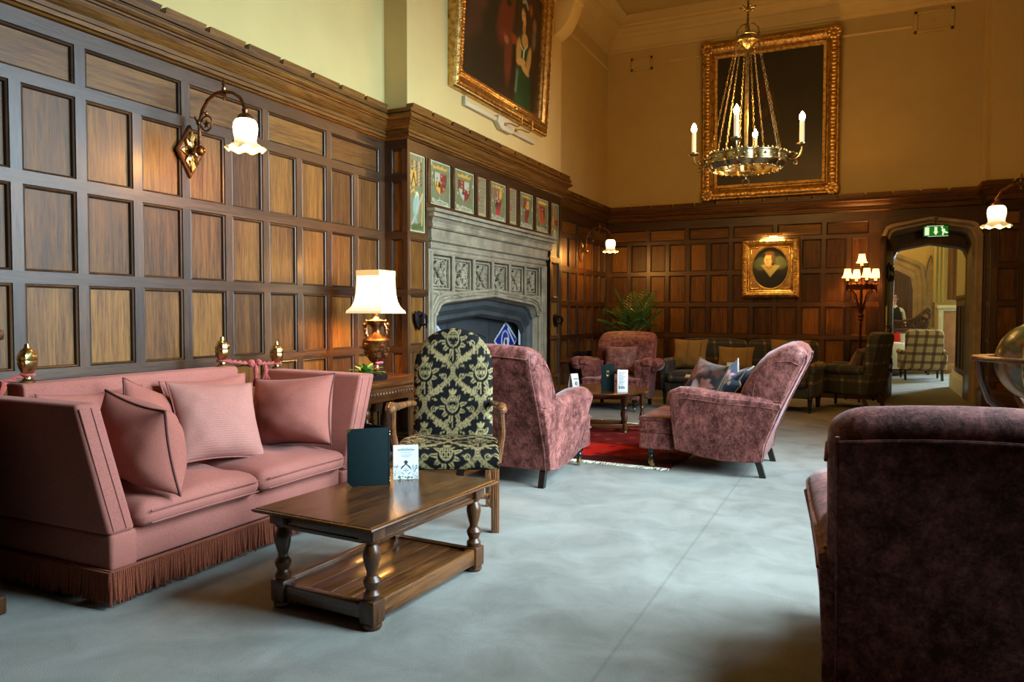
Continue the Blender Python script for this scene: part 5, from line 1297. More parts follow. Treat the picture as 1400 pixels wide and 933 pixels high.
for (x, z, w_, h_, yaw, lab, sd) in ((-2.28, .50, .50, .44, 0, 'mustard cushion with brown stripe at the left end of the plaid sofa', 51), (-1.62, .50, .50, .34, 0, 'mustard cushion slumped in the middle of the plaid sofa', 53), (-.90, .50, .52, .46, -3, 'tall mustard cushion at the right end of the plaid sofa', 57)):
    o = cushion(place(x, 10.90-.09*(x+1.55), z, yaw-5, -16), w_, h_, .15, M['gold_cushion'], M['gold_cushion'], lab, sd, GC)
    for xs_ in (-.02, .17):
        e = B()
        pts = [(xs_*w_/.5, -(.075*((1-(xs_*2/.5*1)**2)*(1-v*v))**.4)-.004, h_/2+v*h_/2*.94) for v in np.linspace(-.97, .97, 15)]; e.tube(pts, .003, 5); part('stripe', e, M['gold_line'], o)
cushion(place(-.07, 11.35, .46, -114, -22, 6), .46, .42, .17, M['plaid_cushion'], M['plaid_cushion'], 'muted plaid cushion leaning in the plaid armchair by the door', 61)
cushion(place(.40, 18.42, .475, -2, -12), .45, .45, .16, M['linen'], M['linen'], 'white cushion on the carved settle beyond the doorway', 63)
cushion(place(.64, 18.28, .475, -4, -16, -10), .42, .42, .15, M['red'], M['red'], 'red cushion on the carved settle in front of the white one', 65)

# low table with newspapers in front of the plaid sofa
lt = thing('low_table', 'small brown low table with papers before the plaid sofa', 'table', (-1.72, 9.95, 0), 3)
b = B(); b.box(-.42, .42, -.26, .26, .435, .465, .008, 3); part('tabletop', b, M['dark_x'], lt)
b = B(); b.box(-.37, .37, -.21, .21, .37, .435, .004); part('apron', b, M['dark_x'], lt)
for sx in (-1, 1):
    for sy in (-1, 1): b = B(); b.lathe([(.02, 0), (.026, .02), (.02, .05), (.028, .15), (.02, .2), (.03, .3), (.03, .4)], 12, T(sx*.34, sy*.18, 0)); part('leg', b, M['dark_v'], lt)
b = B(); b.box(-.17, .17, -.12, .12, 0, .012, .003); b.box(-.165, .15, -.11, .115, .012, .02, .003, M=RZ(6)); solo('folded_newspaper', b, M['cream_paper'], 'folded cream newspaper lying on the low table by the plaid sofa', 'newspaper', T(-1.93, 9.93, .466) @ RZ(8))
b = B(); b.prism([(0, 0), (.16, 0), (.16, .004), (0, .004)], 0, .2, 'z', M=RZ(20)); b.prism([(0, 0), (.16, 0), (.16, .004), (0, .004)], 0, .2, 'z', M=RZ(-22)); solo('open_card', b, M['paper'], 'white card standing open on the low table behind the flowery cushions', 'card', T(-1.58, 9.99, .466))

# ================================================================== round gateleg table, rug, cards
rt = thing('gateleg_table', 'round dark oak table with turned legs between the pink armchairs', 'table', (-2.62, 7.86, 0), 20)
b = B(); b.lathe([(0, .445), (.545, .445), (.56, .452), (.565, .462), (.555, .47), (0, .47)], 56); part('tabletop', b, M['dark_x'], rt)
b = B(); b.box(-.3, .3, -.19, .19, .37, .445, .004); b.box(-.52, -.3, -.02, .02, .39, .445, .004); b.box(.3, .52, -.02, .02, .39, .445, .004); part('apron', b, M['dark_x'], rt)
GL = [(.024, 0), (.03, .015), (.022, .03), (.03, .06), (.03, .1), (.018, .11), (.026, .14), (.031, .17), (.02, .22), (.016, .25), (.024, .27), (.018, .29), (.028, .31), (.028, .44)]
for x, y in ((-.28, -.17), (.28, -.17), (-.28, .17), (.28, .17), (.47, -.06), (-.47, .06)): b = B(); b.lathe(GL, 14, T(x, y, 0)); part('leg', b, M['dark_v'], rt)
b = B()
for y in (-.17, .17): b.box(-.28, .28, y-.016, y+.016, .06, .1, .004)
for x in (-.28, .28): b.box(x-.016, x+.016, -.17, .17, .06, .1, .004)
b.tube([(.28, -.17, .08), (.47, -.06, .08)], .016, 6); b.tube([(-.28, .17, .08), (-.47, .06, .08)], .016, 6); part('stretcher', b, M['dark_x'], rt)
m2 = thing('menu_folder', 'tall black menu folder with small gold crest on the round table', 'menu', (-2.44, 7.62, .471), 30)
b = B(); b.box(-.07, .07, -.003, .003, 0, .285, .002); b.M = T(.07, 0, 0) @ RZ(100); b.box(0, .15, -.003, .003, 0, .285, .002); part('cover', b, M['leather_green'], m2)
b = B(); b.torus(.014, .003, T(0, -.005, .18) @ RX(90), 12, 5); b.prism([(-.015, .205), (-.012, .22), (-.005, .212), (0, .225), (.005, .212), (.012, .22), (.015, .205)], -.006, -.003, 'y'); b.box(-.012, .012, -.006, -.003, .155, .158); part('crest', b, M['gilt_plain'], m2)
t = thing('drinks_list', 'narrow white printed leaflet standing beside the black folder, round table', 'leaflet', (-2.27, 7.60, .471), 24)
b = B(); b.box(-.055, .055, -.002, .002, 0, .235, .001); b.M = T(-.055, .0, 0) @ RZ(70); b.box(0, .1, -.002, .002, 0, .235, .001); part('sheet', b, M['paper'], t)
b = B()
for k in range(9): b.box(-.04, .03-.012*(k % 3), -.0035, -.002, .205-.015*k, .2085-.015*k)
for k in range(6): b.box(-.04+.011*k, -.034+.011*k, -.0035, -.002, .035, .07-.006*(k % 3)); 
part('print', b, M['ink'], t, smooth=0)
t = thing('tent_card', 'small arched white card folded on the left of the round table', 'card', (-2.86, 7.72, .471), 62)
b = B()
for s in (-1, 1): b.loft([[(x*.05, s*(.04-.036*(q**1.5)), .165*q) for x in (-1, 1)] + [(x*.05, s*(.04-.036*(q**1.5))+.002, .165*q) for x in (1, -1)] for q in (0, .25, .5, .75, 1)])
part('card_stock', b, M['paper'], t)
b = B(); b.torus(.014, .004, T(0, -.037, .06) @ RX(80), 12, 5); part('printed_ring', b, M['ink'], t); b = B(); b.box(-.03, .03, -.03, -.024, .11, .115); part('printed_line', b, M['ink'], t)
# rug
pr = Pic(2.1, 2.3, 110, 120, srgb(74, 14, 12)); pr.mottle(.25, 4, 8); rng = np.random.default_rng(8)
pr.poly([(.05, .05), (.95, .05), (.95, .95), (.05, .95)], srgb(62, 18, 16)); pr.poly([(.13, .12), (.87, .12), (.87, .88), (.13, .88)], srgb(96, 20, 16)); pr.poly([(.30, .12), (.62, .10), (.72, .36), (.36, .40)], srgb(175, 27, 17))  # brightest red quad: lit stretch of the rug, painted into its colour
for i in range(8):
    for j in range(9):
        x, y = .18+.09*i, .16+.085*j; pr.poly([(x-.022, y), (x, y+.02), (x+.022, y), (x, y-.02)], srgb(38, 16, 20) if (i+j) % 2 else srgb(150, 60, 40), op=.8)
for k in range(22): pr.poly([(.06+.04*k, .065), (.08+.04*k, .1), (.1+.04*k, .065)], srgb(30, 20, 30), op=.8)
def rugfn(u, v): return ((u-.5)*2.1, (v-.5)*2.3, .010+.002*math.sin(u*17)*math.sin(v*13))
rgo = link('red_rug', pr.mesh('red_rug', M['rug'], rugfn)); rgo.location = (-2.42, 7.33, 0); rgo.rotation_euler = (0, 0, R(-2.5)); tag(rgo, 'red patterned rug with cream fringe under the round table', 'rug')
b = B(); b.box(-1.05, 1.05, -1.15, 1.15, 0.001, .008); part('backing', b, M['fringe'], rgo)
random.seed(9)
for s in (-1, 1):
    b = B()
    for k in range(150): x = -1.04+2.08*k/149; b.tube([(x, s*1.14, .008), (x+random.uniform(-.01, .01), s*1.18, .007), (x+random.uniform(-.02, .02), s*random.uniform(1.20, 1.23), .004)], .005, 4)
    o = part('fringe', b, M['cream_paper'], rgo); o['kind'] = 'stuff'
# ================================================================== lamps
LIGHTS = []
def point(name, loc, w, col=(1, .62, .28), r=.03):
    l = bpy.data.lights.new(name, 'POINT'); l.energy = w; l.color = col; l.shadow_soft_size = r; o = bpy.data.objects.new(name, l); COL.objects.link(o); o.location = loc; return o
WARM = (1, .46, .10)
def sconce(M0, label, watt):
    t = thing('wall_sconce', label, 'wall lamp', group='bronze wall sconces with tulip glass shades', M=M0)
    b = B(); b.loft([[(x, y*s_, z*s_) for y, z in ((0, -.175), (.105, 0), (0, .175), (-.105, 0))] for x, s_ in ((0, 1), (.018, 1), (.028, .93), (.02, .86), (.02, .0001))]); part('backplate', b, M['walnut'], t, smooth=25)
    b = B(); random.seed(3)
    for s in (-1, 1):
        for q in (-1, 1):
            b.tube([(.026, 0, 0), (.036, s*.03, q*.035), (.032, s*.045, q*.07), (.03, s*.02, q*.1), (.03, s*.01, q*.075)], [.006, .012, .012, .008, .004], 6)
            b.tube([(.026, 0, q*.05), (.036, s*.012, q*.1), (.028, 0, q*.14)], [.01, .01, .003], 6)
    for k in range(4): b.prism([(-.03, 0), (0, .045), (.03, 0), (0, -.02)], 0, .008, 'x', .003, M=T(.024, 0, 0) @ RX(90*k) @ T(0, 0, .04))
    part('ornament', b, M['brass'], t)
    b = B(); b.tube([(.02, 0, 0), (.06, 0, .0), (.09, 0, .0)], .014, 8); b.ball(.034, T(.105, 0, .0), 14); b.ball(.012, T(.14, 0, 0), 8)
    arc = [(.10, 0, .02), (.10, 0, .12), (.105, 0, .19), (.13, 0, .26), (.18, 0, .32), (.25, 0, .352), (.32, 0, .358), (.40, 0, .34), (.46, 0, .30), (.49, 0, .25), (.5, 0, .21)]
    b.tube(arc, .0115, 10); b.torus(.048, .006, T(.165, 0, .17) @ RX(90), 18, 6); b.prism([(.03*math.cos(PI*k/5+PI/2)*(1 if k % 2 == 0 else .42), .03*math.sin(PI*k/5+PI/2)*(1 if k % 2 == 0 else .42)) for k in range(10)], -.004, .004, 'y', M=T(.165, 0, .165))
    b.lathe([(.008, -.03), (.02, -.024), (.008, -.012), (.014, 0), (.014, .02), (.006, .03), (.016, .045), (.01, .055), (.003, .08), (0, .082)], 10, T(.32, 0, .36)); b.lathe([(.0, -.05), (.012, -.035), (.005, -.02), (.012, -.008)], 8, T(.32, 0, .345))
    for z, s in ((.235, 1), (.12, .8)): b.ball(.013*s, T(.165, 0, z), 8); b.tube([(.165, -.02*s, z), (.165, .02*s, z)], .005, 5)
    b.tube([(.1, 0, .19), (.07, 0, .2), (.06, 0, .225)], .006, 6); b.ball(.02, T(.098, 0, .18), 8)
    b.lathe([(.012, .24), (.022, .22), (.018, .2), (.036, .19), (.046, .178), (.05, .16), (.044, .155)], 16, T(.5, 0, 0)); part('arm', b, M['bronze'], t)
    b = B(); b.lathe([(.04, .165), (.062, .155), (.073, .135), (.077, .105), (.074, .075), (.068, .045), (.066, .025), (.072, .008)], 28, T(.5, 0, 0), cap=False); part('glass_shade', b, M['shade_glass'], t)
    b = B(); b.lathe([(.072, .008), (.088, -.004), (.104, -.016), (.118, -.03)], 48, T(.5, 0, 0), cap=False, wob=lambda r, z, a: r+(.010*math.cos(a*8)*max(0, (r-.08))/.04)); 
    b.v = [(x, y, z+(.010*math.cos(8*math.atan2(y, x-.5)) if z < -.01 else 0)) for x, y, z in b.v]; part('shade_frill', b, M['shade_rim'], t)
    b = B(); b.lathe([(.0, .15), (.012, .15), (.014, .1), (.022, .06), (.018, .03), (0, .02)], 12, T(.5, 0, 0)); part('bulb', b, M['shade_glass'], t)
    p = M0 @ Vector((.5, 0, -.05)); point('sconce_light', p, watt, WARM, .05)
    return t
sconce(T(W+.0, 3.604, 2.363), 'bronze wall sconce with lit tulip shade above the salmon sofa', 26)
sconce(T(W+.0, 11.20, 2.285), 'bronze wall sconce with lit tulip shade in the far left corner', 55)
sconce(T(1.59, 8.0, 2.12) @ RZ(180), 'bronze wall sconce with lit tulip shade at the right edge', 40)

# table, lamp and flower behind the sofa
st_ = thing('side_table', 'carved oak side table under the lit lamp beside the fireplace', 'table', (-3.68, 5.18, 0))
b = B(); b.box(-.33, .31, -.56, .57, .715, .75, .008, 3); part('tabletop', b, M['walnut_y'], st_)
b = B(); b.box(-.29, .28, -.52, .53, .60, .716, .004)
for k in range(26): b.ball(.016, T(.283, -.5+.0405*k, .655), 6, sz=(.5, 1, 1.3))
for k in range(14): b.ball(.016, T(-.27+.0405*k, -.523, .655), 6, sz=(1, .5, 1.3))
part('carved_apron', b, M['walnut_y'], st_)
for sx, sy in ((-.25, -.48), (.24, -.48), (-.25, .49), (.24, .49)):
    b = B(); b.lathe([(.03, 0), (.04, .02), (.04, .08), (.025, .1), (.035, .14), (.048, .24), (.05, .32), (.035, .42), (.024, .48), (.035, .5), (.035, .53), (.024, .55), (.04, .58), (.04, .62)], 16, T(sx, sy, 0)); part('leg', b, M['dark_v'], st_)
b = B()
for sx in (-.25, .24): b.box(sx-.02, sx+.02, -.48, .49, .05, .1, .004)
part('stretcher', b, M['dark_y'], st_)
lm = thing('table_lamp', 'carved urn table lamp with lit square cream shade left of the fireplace', 'lamp', (-3.62, 5.09, .751))
b = B(); b.lathe([(.0, 0), (.09, 0), (.095, .01), (.095, .035), (.08, .042), (.07, .05)], 8, RZ(22.5)); part('plinth', b, M['ebony'], lm)
b = B(); b.lathe([(r*1.16, z) for r, z in [(.05, .045), (.055, .06), (.035, .075), (.022, .095), (.02, .12), (.032, .13), (.03, .14), (.05, .16), (.072, .21), (.088, .27), (.095, .315), (.098, .325), (.09, .335), (.075, .345), (.045, .365), (.032, .385), (.03, .42), (.045, .45), (.065, .47), (.07, .485), (.05, .49), (.025, .5), (.012, .52), (.012, .58)]], 28)
random.seed(4)
for k in range(40): a = random.random()*2*PI; z = random.uniform(.18, .30); r = np.interp(z, [.16, .21, .27, .32], [.057, .083, .101, .11]); b.ball(random.uniform(.012, .02), T(r*math.cos(a), r*math.sin(a), z), 6)
for s in (-1, 1):
    ca, sa = .56*s, .40*s
    b.tube([(.08*ca, .08*sa, .33), (.12*ca, .12*sa, .38), (.115*ca, .115*sa, .43), (.085*ca, .085*sa, .47), (.12*ca, .12*sa, .49)], [.012, .016, .014, .016, .006], 8)
    for q in range(3): b.ball(.018, T((.115+.01*q)*ca, (.115+.01*q)*sa, .37+.04*q), 6)
part('urn', b, M['bronze'], lm)
def oct_ring(s, z, ch=.16): c = s*(1-ch); return [(s, -c, z), (s, c, z), (c, s, z), (-c, s, z), (-s, c, z), (-s, -c, z), (-c, -s, z), (c, -s, z)]
def shade_rings(i): return [oct_ring(s-i, z, .04) for s, z in ((.112, .89), (.112, .85), (.114, .78), (.119, .70), (.127, .645), (.143, .60), (.158, .578), (.171, .565), (.175, .548))]
b = B(); b.loft(shade_rings(0)[1:], cap=False); part('shade', b, M['shade_silk'], lm, smooth=30)
b = B()
for s in (.1135,): b.loft([oct_ring(s+.003, z, .04) for z in (.895, .893, .852, .85)], cap=False)
for c0, c1 in ((1, 1), (1, -1), (-1, 1), (-1, -1)):
    pts = [(c0*(s-.002), c1*(s-.002), z) for s, z in ((.112, .89), (.112, .85), (.114, .78), (.119, .70), (.127, .645), (.143, .60), (.158, .578), (.171, .565), (.175, .548))]; b.tube(pts, .0035, 6)
r8 = oct_ring(.176, .548, .04); b.tube(r8, .004, 6, loop=True); r8 = oct_ring(.113, .893, .04); b.tube(r8, .004, 6, loop=True); part('shade_trim', b, M['shade_trim'], lm)
point('table_lamp_light', (-3.62, 5.09, .751+.62), 60, WARM, .05); point('table_lamp_top', (-3.62, 5.09, .751+.93), 12, WARM, .05)
# flower pot on the side table
fpv = thing('primula_pot', 'small green primula in a violet pot on the side table by the lamp', 'plant', (-3.50, 4.80, .751))
b = B(); b.lathe([(.028, 0), (.042, .06), (.045, .065), (.04, .066), (.036, .055), (0, .05)], 16); part('pot', b, M['purple'], fpv)
b = B(); random.seed(6)
def leafblade(b, base, az, el, L_, wd, n=6, bend=.9, fold=.15):
    pts = []; d = Vector((math.cos(az)*math.cos(el), math.sin(az)*math.cos(el), math.sin(el))); p = Vector(base); side = Vector((-math.sin(az), math.cos(az), 0)); e = el; L1 = []; L2 = []; C_ = []
    for k in range(n+1):
        q = k/n; w_ = wd*math.sin(PI*min(1, .12+q*.88))**.7; dd = Vector((math.cos(az)*math.cos(e), math.sin(az)*math.cos(e), math.sin(e))); up = side.cross(dd)
        L1.append(tuple(p+side*w_-up*w_*fold)); C_.append(tuple(p)); L2.append(tuple(p-side*w_-up*w_*fold)); p = p+dd*(L_/n); e -= bend/n
    b.loft([L1, C_, L2], closed=False)
for k in range(34): leafblade(b, (0, 0, .05), random.random()*2*PI, random.uniform(.35, 1.4), random.uniform(.09, .17), random.uniform(.018, .03), 5, random.uniform(.5, 1.4))
part('leaves', b, M['leaf_bright'], fpv, smooth=60)
b = B()
for k in range(2):
    a = -.2+.5*k; r = random.uniform(.09, .12); z = random.uniform(.13, .2); b.tube([(0, 0, .06), (r*.5*math.cos(a), r*.5*math.sin(a), z*.8), (r*math.cos(a), r*math.sin(a), z)], .0025, 5)
    for q in range(5): b.ball(.009, T(r*math.cos(a)+.01*math.cos(q*1.26), r*math.sin(a)+.01*math.sin(q*1.26), z), 6)
part('flowers', b, M['petal'], fpv)

# ------------------------------------------------------------------ chandelier
CX, CY, CZ = -1.153, 8.371, 2.895
ch = thing('chandelier', 'brass gothic chandelier with four lit candles hanging from the ceiling', 'chandelier', (CX, CY, CZ), -2)
def lobes(k, n=192): a = 2*PI*k/n; return .375+.035*abs(math.cos(4*a))**.6
b = B(); n = 192
def ring(sc, z, dr=0): return [((lobes(k)*sc+dr)*math.cos(2*PI*k/n), (lobes(k)*sc+dr)*math.sin(2*PI*k/n), z) for k in range(n)]
b.loft([ring(1, .012, .008), ring(1, .02, 0), ring(1, .085, 0), ring(1, .093, .008), ring(1, .103, .008), ring(1, .103, -.006), ring(1, .02, -.006), ring(1, .0, -.006), ring(1, .0, .008)], cap=False, loop=True)
for k in range(48): a = 2*PI*(k+.5)/48; r = lobes((k+.5)*4); b.ball(.011, T(r*math.cos(a), r*math.sin(a), .113), 6, sz=(1, 1, 1.4))
for k in range(24): a = 2*PI*(k+.5)/24; r = lobes((k+.5)*8)+.002; b.ball(.014, T(r*math.cos(a), r*math.sin(a), .053), 8)
part('crown_band', b, M['silver'], ch, smooth=40)
b = B(); b.loft([ring(1, .0, -.004), ring(.93, -.04), ring(.90, -.052), ring(.88, -.05), ring(.91, -.035), ring(.97, .0)], cap=False)
for k in range(32): a = 2*PI*k/32; r = lobes(k*6)*.89; b.ball(.013, T(r*math.cos(a), r*math.sin(a), -.055), 6); 
for k in range(8): a = 2*PI*k/8; b.torus(.03, .006, T(.345*math.cos(a), .345*math.sin(a), -.03) @ RZ(math.degrees(a)) @ RY(50), 14, 5); b.ball(.013, T(.35*math.cos(a), .35*math.sin(a), -.03), 8)
part('pierced_skirt', b, M['silver'], ch, smooth=40)
b = B()
for k in range(8): a = 2*PI*k/8; b.tube([(.0, 0, .02), (.37*math.cos(a), .37*math.sin(a), .02)], .006, 6)
b.tube([(0, 0, -.13), (0, 0, .02), (0, 0, 1.2)], .02, 10); b.lathe([(.012, -.13), (.03, -.12), (.014, -.1), (.02, -.09), (.035, -.075), (.016, -.05), (.016, 0), (.03, .01), (.03, .03), (.016, .04)], 14)
b.torus(.035, .007, T(0, 0, -.185) @ RX(90), 18, 6); b.tube([(0, 0, -.15), (0, 0, -.13)], .008, 6)
for k in range(4): a = PI/2*k; b.tube([(.015*math.cos(a), .015*math.sin(a), -.11), (.045*math.cos(a), .045*math.sin(a), -.1), (.05*math.cos(a), .05*math.sin(a), -.085)], .006, 5)
b.tube([(0, 0, 1.15), (0, 0, ZC-CZ)], .012, 10); b.lathe([(.012, 1.62), (.03, 1.63), (.03, 1.66), (.012, 1.67)], 12); 
for k in range(6): a = PI/3*k; b.tube([(.01*math.cos(a), .01*math.sin(a), 1.66), (.07*math.cos(a), .07*math.sin(a), 1.66)], .007, 5); b.ball(.016, T(.075*math.cos(a), .075*math.sin(a), 1.665), 6)
part('stem', b, M['silver'], ch)
b = B(); b.lathe([(.115, 1.30), (.122, 1.305), (.122, 1.355), (.126, 1.36), (.126, 1.37), (.112, 1.37), (.112, 1.305)], 32)
for k in range(4): a = PI/2*k; b.tube([(.118*math.cos(a), .118*math.sin(a), 1.37), (.11*math.cos(a), .11*math.sin(a), 1.44), (.06*math.cos(a), .06*math.sin(a), 1.49), (0, 0, 1.50)], .008, 6)
b.lathe([(.02, 1.22), (.028, 1.24), (.1, 1.295), (.115, 1.30)], 20, cap=False); part('upper_crown', b, M['silver'], ch)
for k in range(8):
    b = B(); a = 2*PI*(k+.5)/8; p = Vector((lobes((k+.5)*24)*math.cos(a), lobes((k+.5)*24)*math.sin(a), .10)); q = Vector((.118*math.cos(a), .118*math.sin(a), 1.31)); L_ = (q-p).length; m = int(L_/.036); d = (q-p).normalized()
    for j in range(m):
        c = p+d*((j+.5)*L_/m); rot = d.to_track_quat('Z', 'Y').to_matrix().to_4x4(); b.tube([(.0085*math.cos(w_), 0, .023*math.sin(w_)) for w_ in np.linspace(0, 2*PI, 9)[:-1]], .0032, 4, loop=True, M=Matrix.Translation(c) @ rot @ RZ(90*(j % 2)))
    part('chain', b, M['silver'], ch)
for k in range(4):
    b = B(); b.M = RZ(90*k); b.tube([(.40, 0, .05), (.45, 0, .02), (.5, 0, .02), (.545, 0, .055), (.56, 0, .11), (.56, 0, .15)], [.016, .014, .013, .013, .013, .012], 10)
    b.torus(.028, .007, T(.47, 0, .07) @ RX(90), 14, 6); b.torus(.02, .006, T(.5, 0, -.015) @ RX(90), 12, 5); b.ball(.016, T(.44, 0, .095), 6); b.ball(.014, T(.51, 0, .075), 6)
    b.lathe([(.012, .145), (.045, .155), (.055, .165), (.055, .18), (.048, .175), (.03, .17)], 16, T(.56, 0, 0)); a_ = part('candle_arm', b, M['silver'], ch)
    b = B(); b.M = RZ(90*k); b.lathe([(.024, .17), (.025, .25), (.024, .40), (.02, .405), (0, .405)], 14, T(.56, 0, 0)); part('candle', b, M['candle'], a_)
    b = B(); b.M = RZ(90*k); b.lathe([(.008, .40), (.022, .415), (.031, .44), (.027, .468), (.011, .497), (0, .512)], 12, T(.56, 0, 0)); part('bulb', b, M['bulb'], a_)
    p = ch.matrix_basis; a = R(-2+90*k); point('candle_light', (CX+.56*math.cos(a), CY+.56*math.sin(a), CZ+.60), 38, WARM, .03)

# ------------------------------------------------------------------ floor candelabra
fl_ = thing('floor_candelabra', 'wrought iron floor lamp with five small lit shades left of the door', 'floor lamp', (-.01, 12.2, 0))
b = B(); b.tube([(0, 0, .03), (0, 0, 1.95)], .018, 10); b.lathe([(.02, 1.2), (.045, 1.22), (.03, 1.25), (.042, 1.28), (.03, 1.3)], 12)
for k in range(3): a = R(30+120*k); b.tube([(0, 0, .25), (.1*math.cos(a), .1*math.sin(a), .16), (.2*math.cos(a), .2*math.sin(a), .05), (.22*math.cos(a), .22*math.sin(a), .012)], .016, 6)
part('pole', b, M['rust'], fl_)
b = B(); b.lathe([(.2, 1.66), (.21, 1.66), (.21, 1.73), (.2, 1.73)], 28, cap=False); b.lathe([(.19, 1.66), (.2, 1.66), (.2, 1.73), (.19, 1.73)], 28, cap=False)
for k in range(28): a = 2*PI*k/28; b.ball(.014, T(.21*math.cos(a), .21*math.sin(a), 1.735), 6)
for k in range(8): a = 2*PI*k/8; b.tube([(.02*math.cos(a), .02*math.sin(a), 1.32), (.05*math.cos(a), .05*math.sin(a), 1.45), (.1*math.cos(a), .1*math.sin(a), 1.58), (.2*math.cos(a), .2*math.sin(a), 1.68)], .009, 5); b.tube([(.2*math.cos(a), .2*math.sin(a), 1.66), (.205*math.cos(a), .205*math.sin(a), 1.61)], .01, 5)
b.box(-.2, .2, -.008, .008, 1.69, 1.71); b.box(-.008, .008, -.2, .2, 1.69, 1.71); part('candle_ring', b, M['rust'], fl_)
for k in range(5):
    if k < 4: a = R(20+90*k); x, y, z = .2*math.cos(a), .2*math.sin(a), 1.73
    else: x, y, z = 0, 0, 1.95
    b = B(); b.lathe([(.01, z-.0), (.01, z+.04), (.035, z+.05), (.04, z+.06), (.0, z+.06)], 12, T(x, y, 0)); c_ = part('socket', b, M['rust'], fl_)
    b = B(); b.lathe([(.02, z+.06), (.02, z+.13), (0, z+.13)], 12, T(x, y, 0)); part('candle_sleeve', b, M['candle'], c_)
    b = B(); b.lathe([(.042, z+.235), (.045, z+.2), (.055, z+.15), (.062, z+.125), (.078, z+.108)], 24, T(x, y, 0), cap=False, wob=lambda r, z_, a: r*(1+.04*math.cos(a*10)*(r > .05))); part('lamp_shade', b, M['mini_shade'], c_)
    point('candelabra_light', (-.01+x, 12.2+y, z+.15), 20 if k < 4 else 26, (1, .42, .11), .03)

# ------------------------------------------------------------------ pictures
def frame_bars(b, w, h, prof, mi=0):
    """mitred frame in the xz plane facing -y; prof: (inset from the outer edge, y)"""
    rings = []
    for cx_, cz_ in ((-1, -1), (1, -1), (1, 1), (-1, 1)): rings.append([(cx_*(w/2-i), y, cz_*(h/2-i)) for i, y in prof])
    b.loft(rings, loop=True, closed=True)
def ornament_run(b, w, h, ins, y, step, r, sz=(1, .6, 1), seed=0):
    random.seed(seed)
    for s in (-1, 1):
        for k in range(int((w-2*ins)/step)+1): x = -w/2+ins+k*step; q = 1+.25*math.sin(k*2.1); b.ball(r*q, T(x, y, s*(h/2-ins)+random.uniform(-.1, .1)*r), 6, sz=sz)
        for k in range(int((h-2*ins)/step)+1): z = -h/2+ins+k*step; q = 1+.25*math.sin(k*2.1); b.ball(r*q, T(s*(w/2-ins)+random.uniform(-.1, .1)*r, y, z), 6, sz=sz)
# the huge dark landscape on the far wall
w, h = 2.06, 2.50
t = thing('large_painting', 'very large dark painting in carved gilt frame behind the chandelier', 'painting', M=T(-1.383, D-.09, 4.39) @ RX(2.0))
b = B(); frame_bars(b, w, h, [(0, .08), (0, -.02), (.02, -.035), (.04, -.03), (.06, -.045), (.11, -.055), (.15, -.035), (.165, -.02), (.18, -.025), (.195, -.012), (.20, .0), (.24, .012), (.245, .04), (.245, .08)])
ornament_run(b, w, h, .085, -.05, .055, .034, (1.2, .5, 1), 1); ornament_run(b, w, h, .185, -.022, .026, .010, (1, 1, 1), 2); ornament_run(b, w, h, .02, -.035, .03, .011, (1, 1, 1), 3)
for sx in (-1, 1):
    for sz_ in (-1, 1):
        for k in range(9): a = k*2*PI/9; b.ball(.04, T(sx*(w/2-.09)+.07*math.cos(a), -.055, sz_*(h/2-.09)+.07*math.sin(a)), 8, sz=(1, .6, 1))
part('frame', b, M['gilt'], t, smooth=30)
p = Pic(w-.48, h-.48, 90, 120, srgb(40, 36, 20)); p.mottle(.35, 5, 5); p.ell(.5, .85, .5, .3, srgb(34, 33, 24), .6, op=.6); p.ell(.45, .72, .035, .07, srgb(70, 32, 22), .6); p.ell(.52, .62, .05, .03, srgb(62, 46, 26), .6); p.ell(.52, .66, .03, .04, srgb(80, 50, 30), .6); p.ell(.46, .54, .06, .03, srgb(66, 52, 26), .7, 30)
p.line([(.55, .3), (.7, .16), (.95, .1)], .02, srgb(62, 54, 32), .5); p.ell(.7, .15, .3, .08, srgb(58, 50, 30), .8, op=.6); p.ell(.2, .1, .2, .1, srgb(30, 24, 16), .8, op=.6); p.line([(.55, .6), (.6, .5), (.58, .4)], .012, srgb(70, 62, 34), .5)
part('canvas', p.mesh('canvas', M['canvas'], lambda u, v: ((u-.5)*(w-.47), .02, (v-.5)*(h-.47))), None, t)
b = B(); b.box(-w/2+.1, w/2-.1, .03, .06, -h/2+.1, h/2-.1); part('backing', b, M['soot'], t)
# painting on the chimney breast, facing +x
w, h = 2.42, 1.84
t = thing('figure_painting', 'gilt framed old painting of a woman in green above the fireplace', 'painting', M=T(XB+.10, 7.80, 4.50) @ RY(3.2) @ RZ(90))
b = B(); frame_bars(b, w, h, [(0, .09), (0, -.01), (.015, -.03), (.05, -.045), (.075, -.04), (.10, -.025), (.12, .0), (.145, .008), (.165, .0), (.19, -.005), (.2, .01), (.215, .015), (.22, .03), (.22, .07)])
ornament_run(b, w, h, .018, -.03, .024, .009, (1, 1, 1), 4); ornament_run(b, w, h, .172, -.004, .034, .018, (1.2, .6, .8), 5); ornament_run(b, w, h, .055, -.044, .06, .016, (1.8, .5, .7), 7)
part('frame', b, M['gilt'], t, smooth=30)
p = Pic(w-.44, h-.44, 150, 120, srgb(36, 27, 14)); p.mottle(.3, 6, 5)
p.poly([(.42, .4), (.5, 1), (.62, 1), (.6, .4)], srgb(52, 44, 24), .05, .7); p.ell(.28, .3, .2, .5, srgb(26, 27, 15), .5); p.poly([(.02, .2), (.1, .95), (.2, .9), (.22, .4)], srgb(58, 36, 24), .05); p.ell(.18, .9, .05, .1, srgb(92, 56, 36), .6); p.ell(.3, .75, .1, .35, srgb(28, 28, 16), .5); p.ell(.25, .96, .03, .06, srgb(125, 85, 50), .5); p.ell(.22, .74, .02, .025, srgb(150, 96, 60), .6); p.ell(.17, .6, .1, .08, srgb(66, 42, 30), .6, 30)
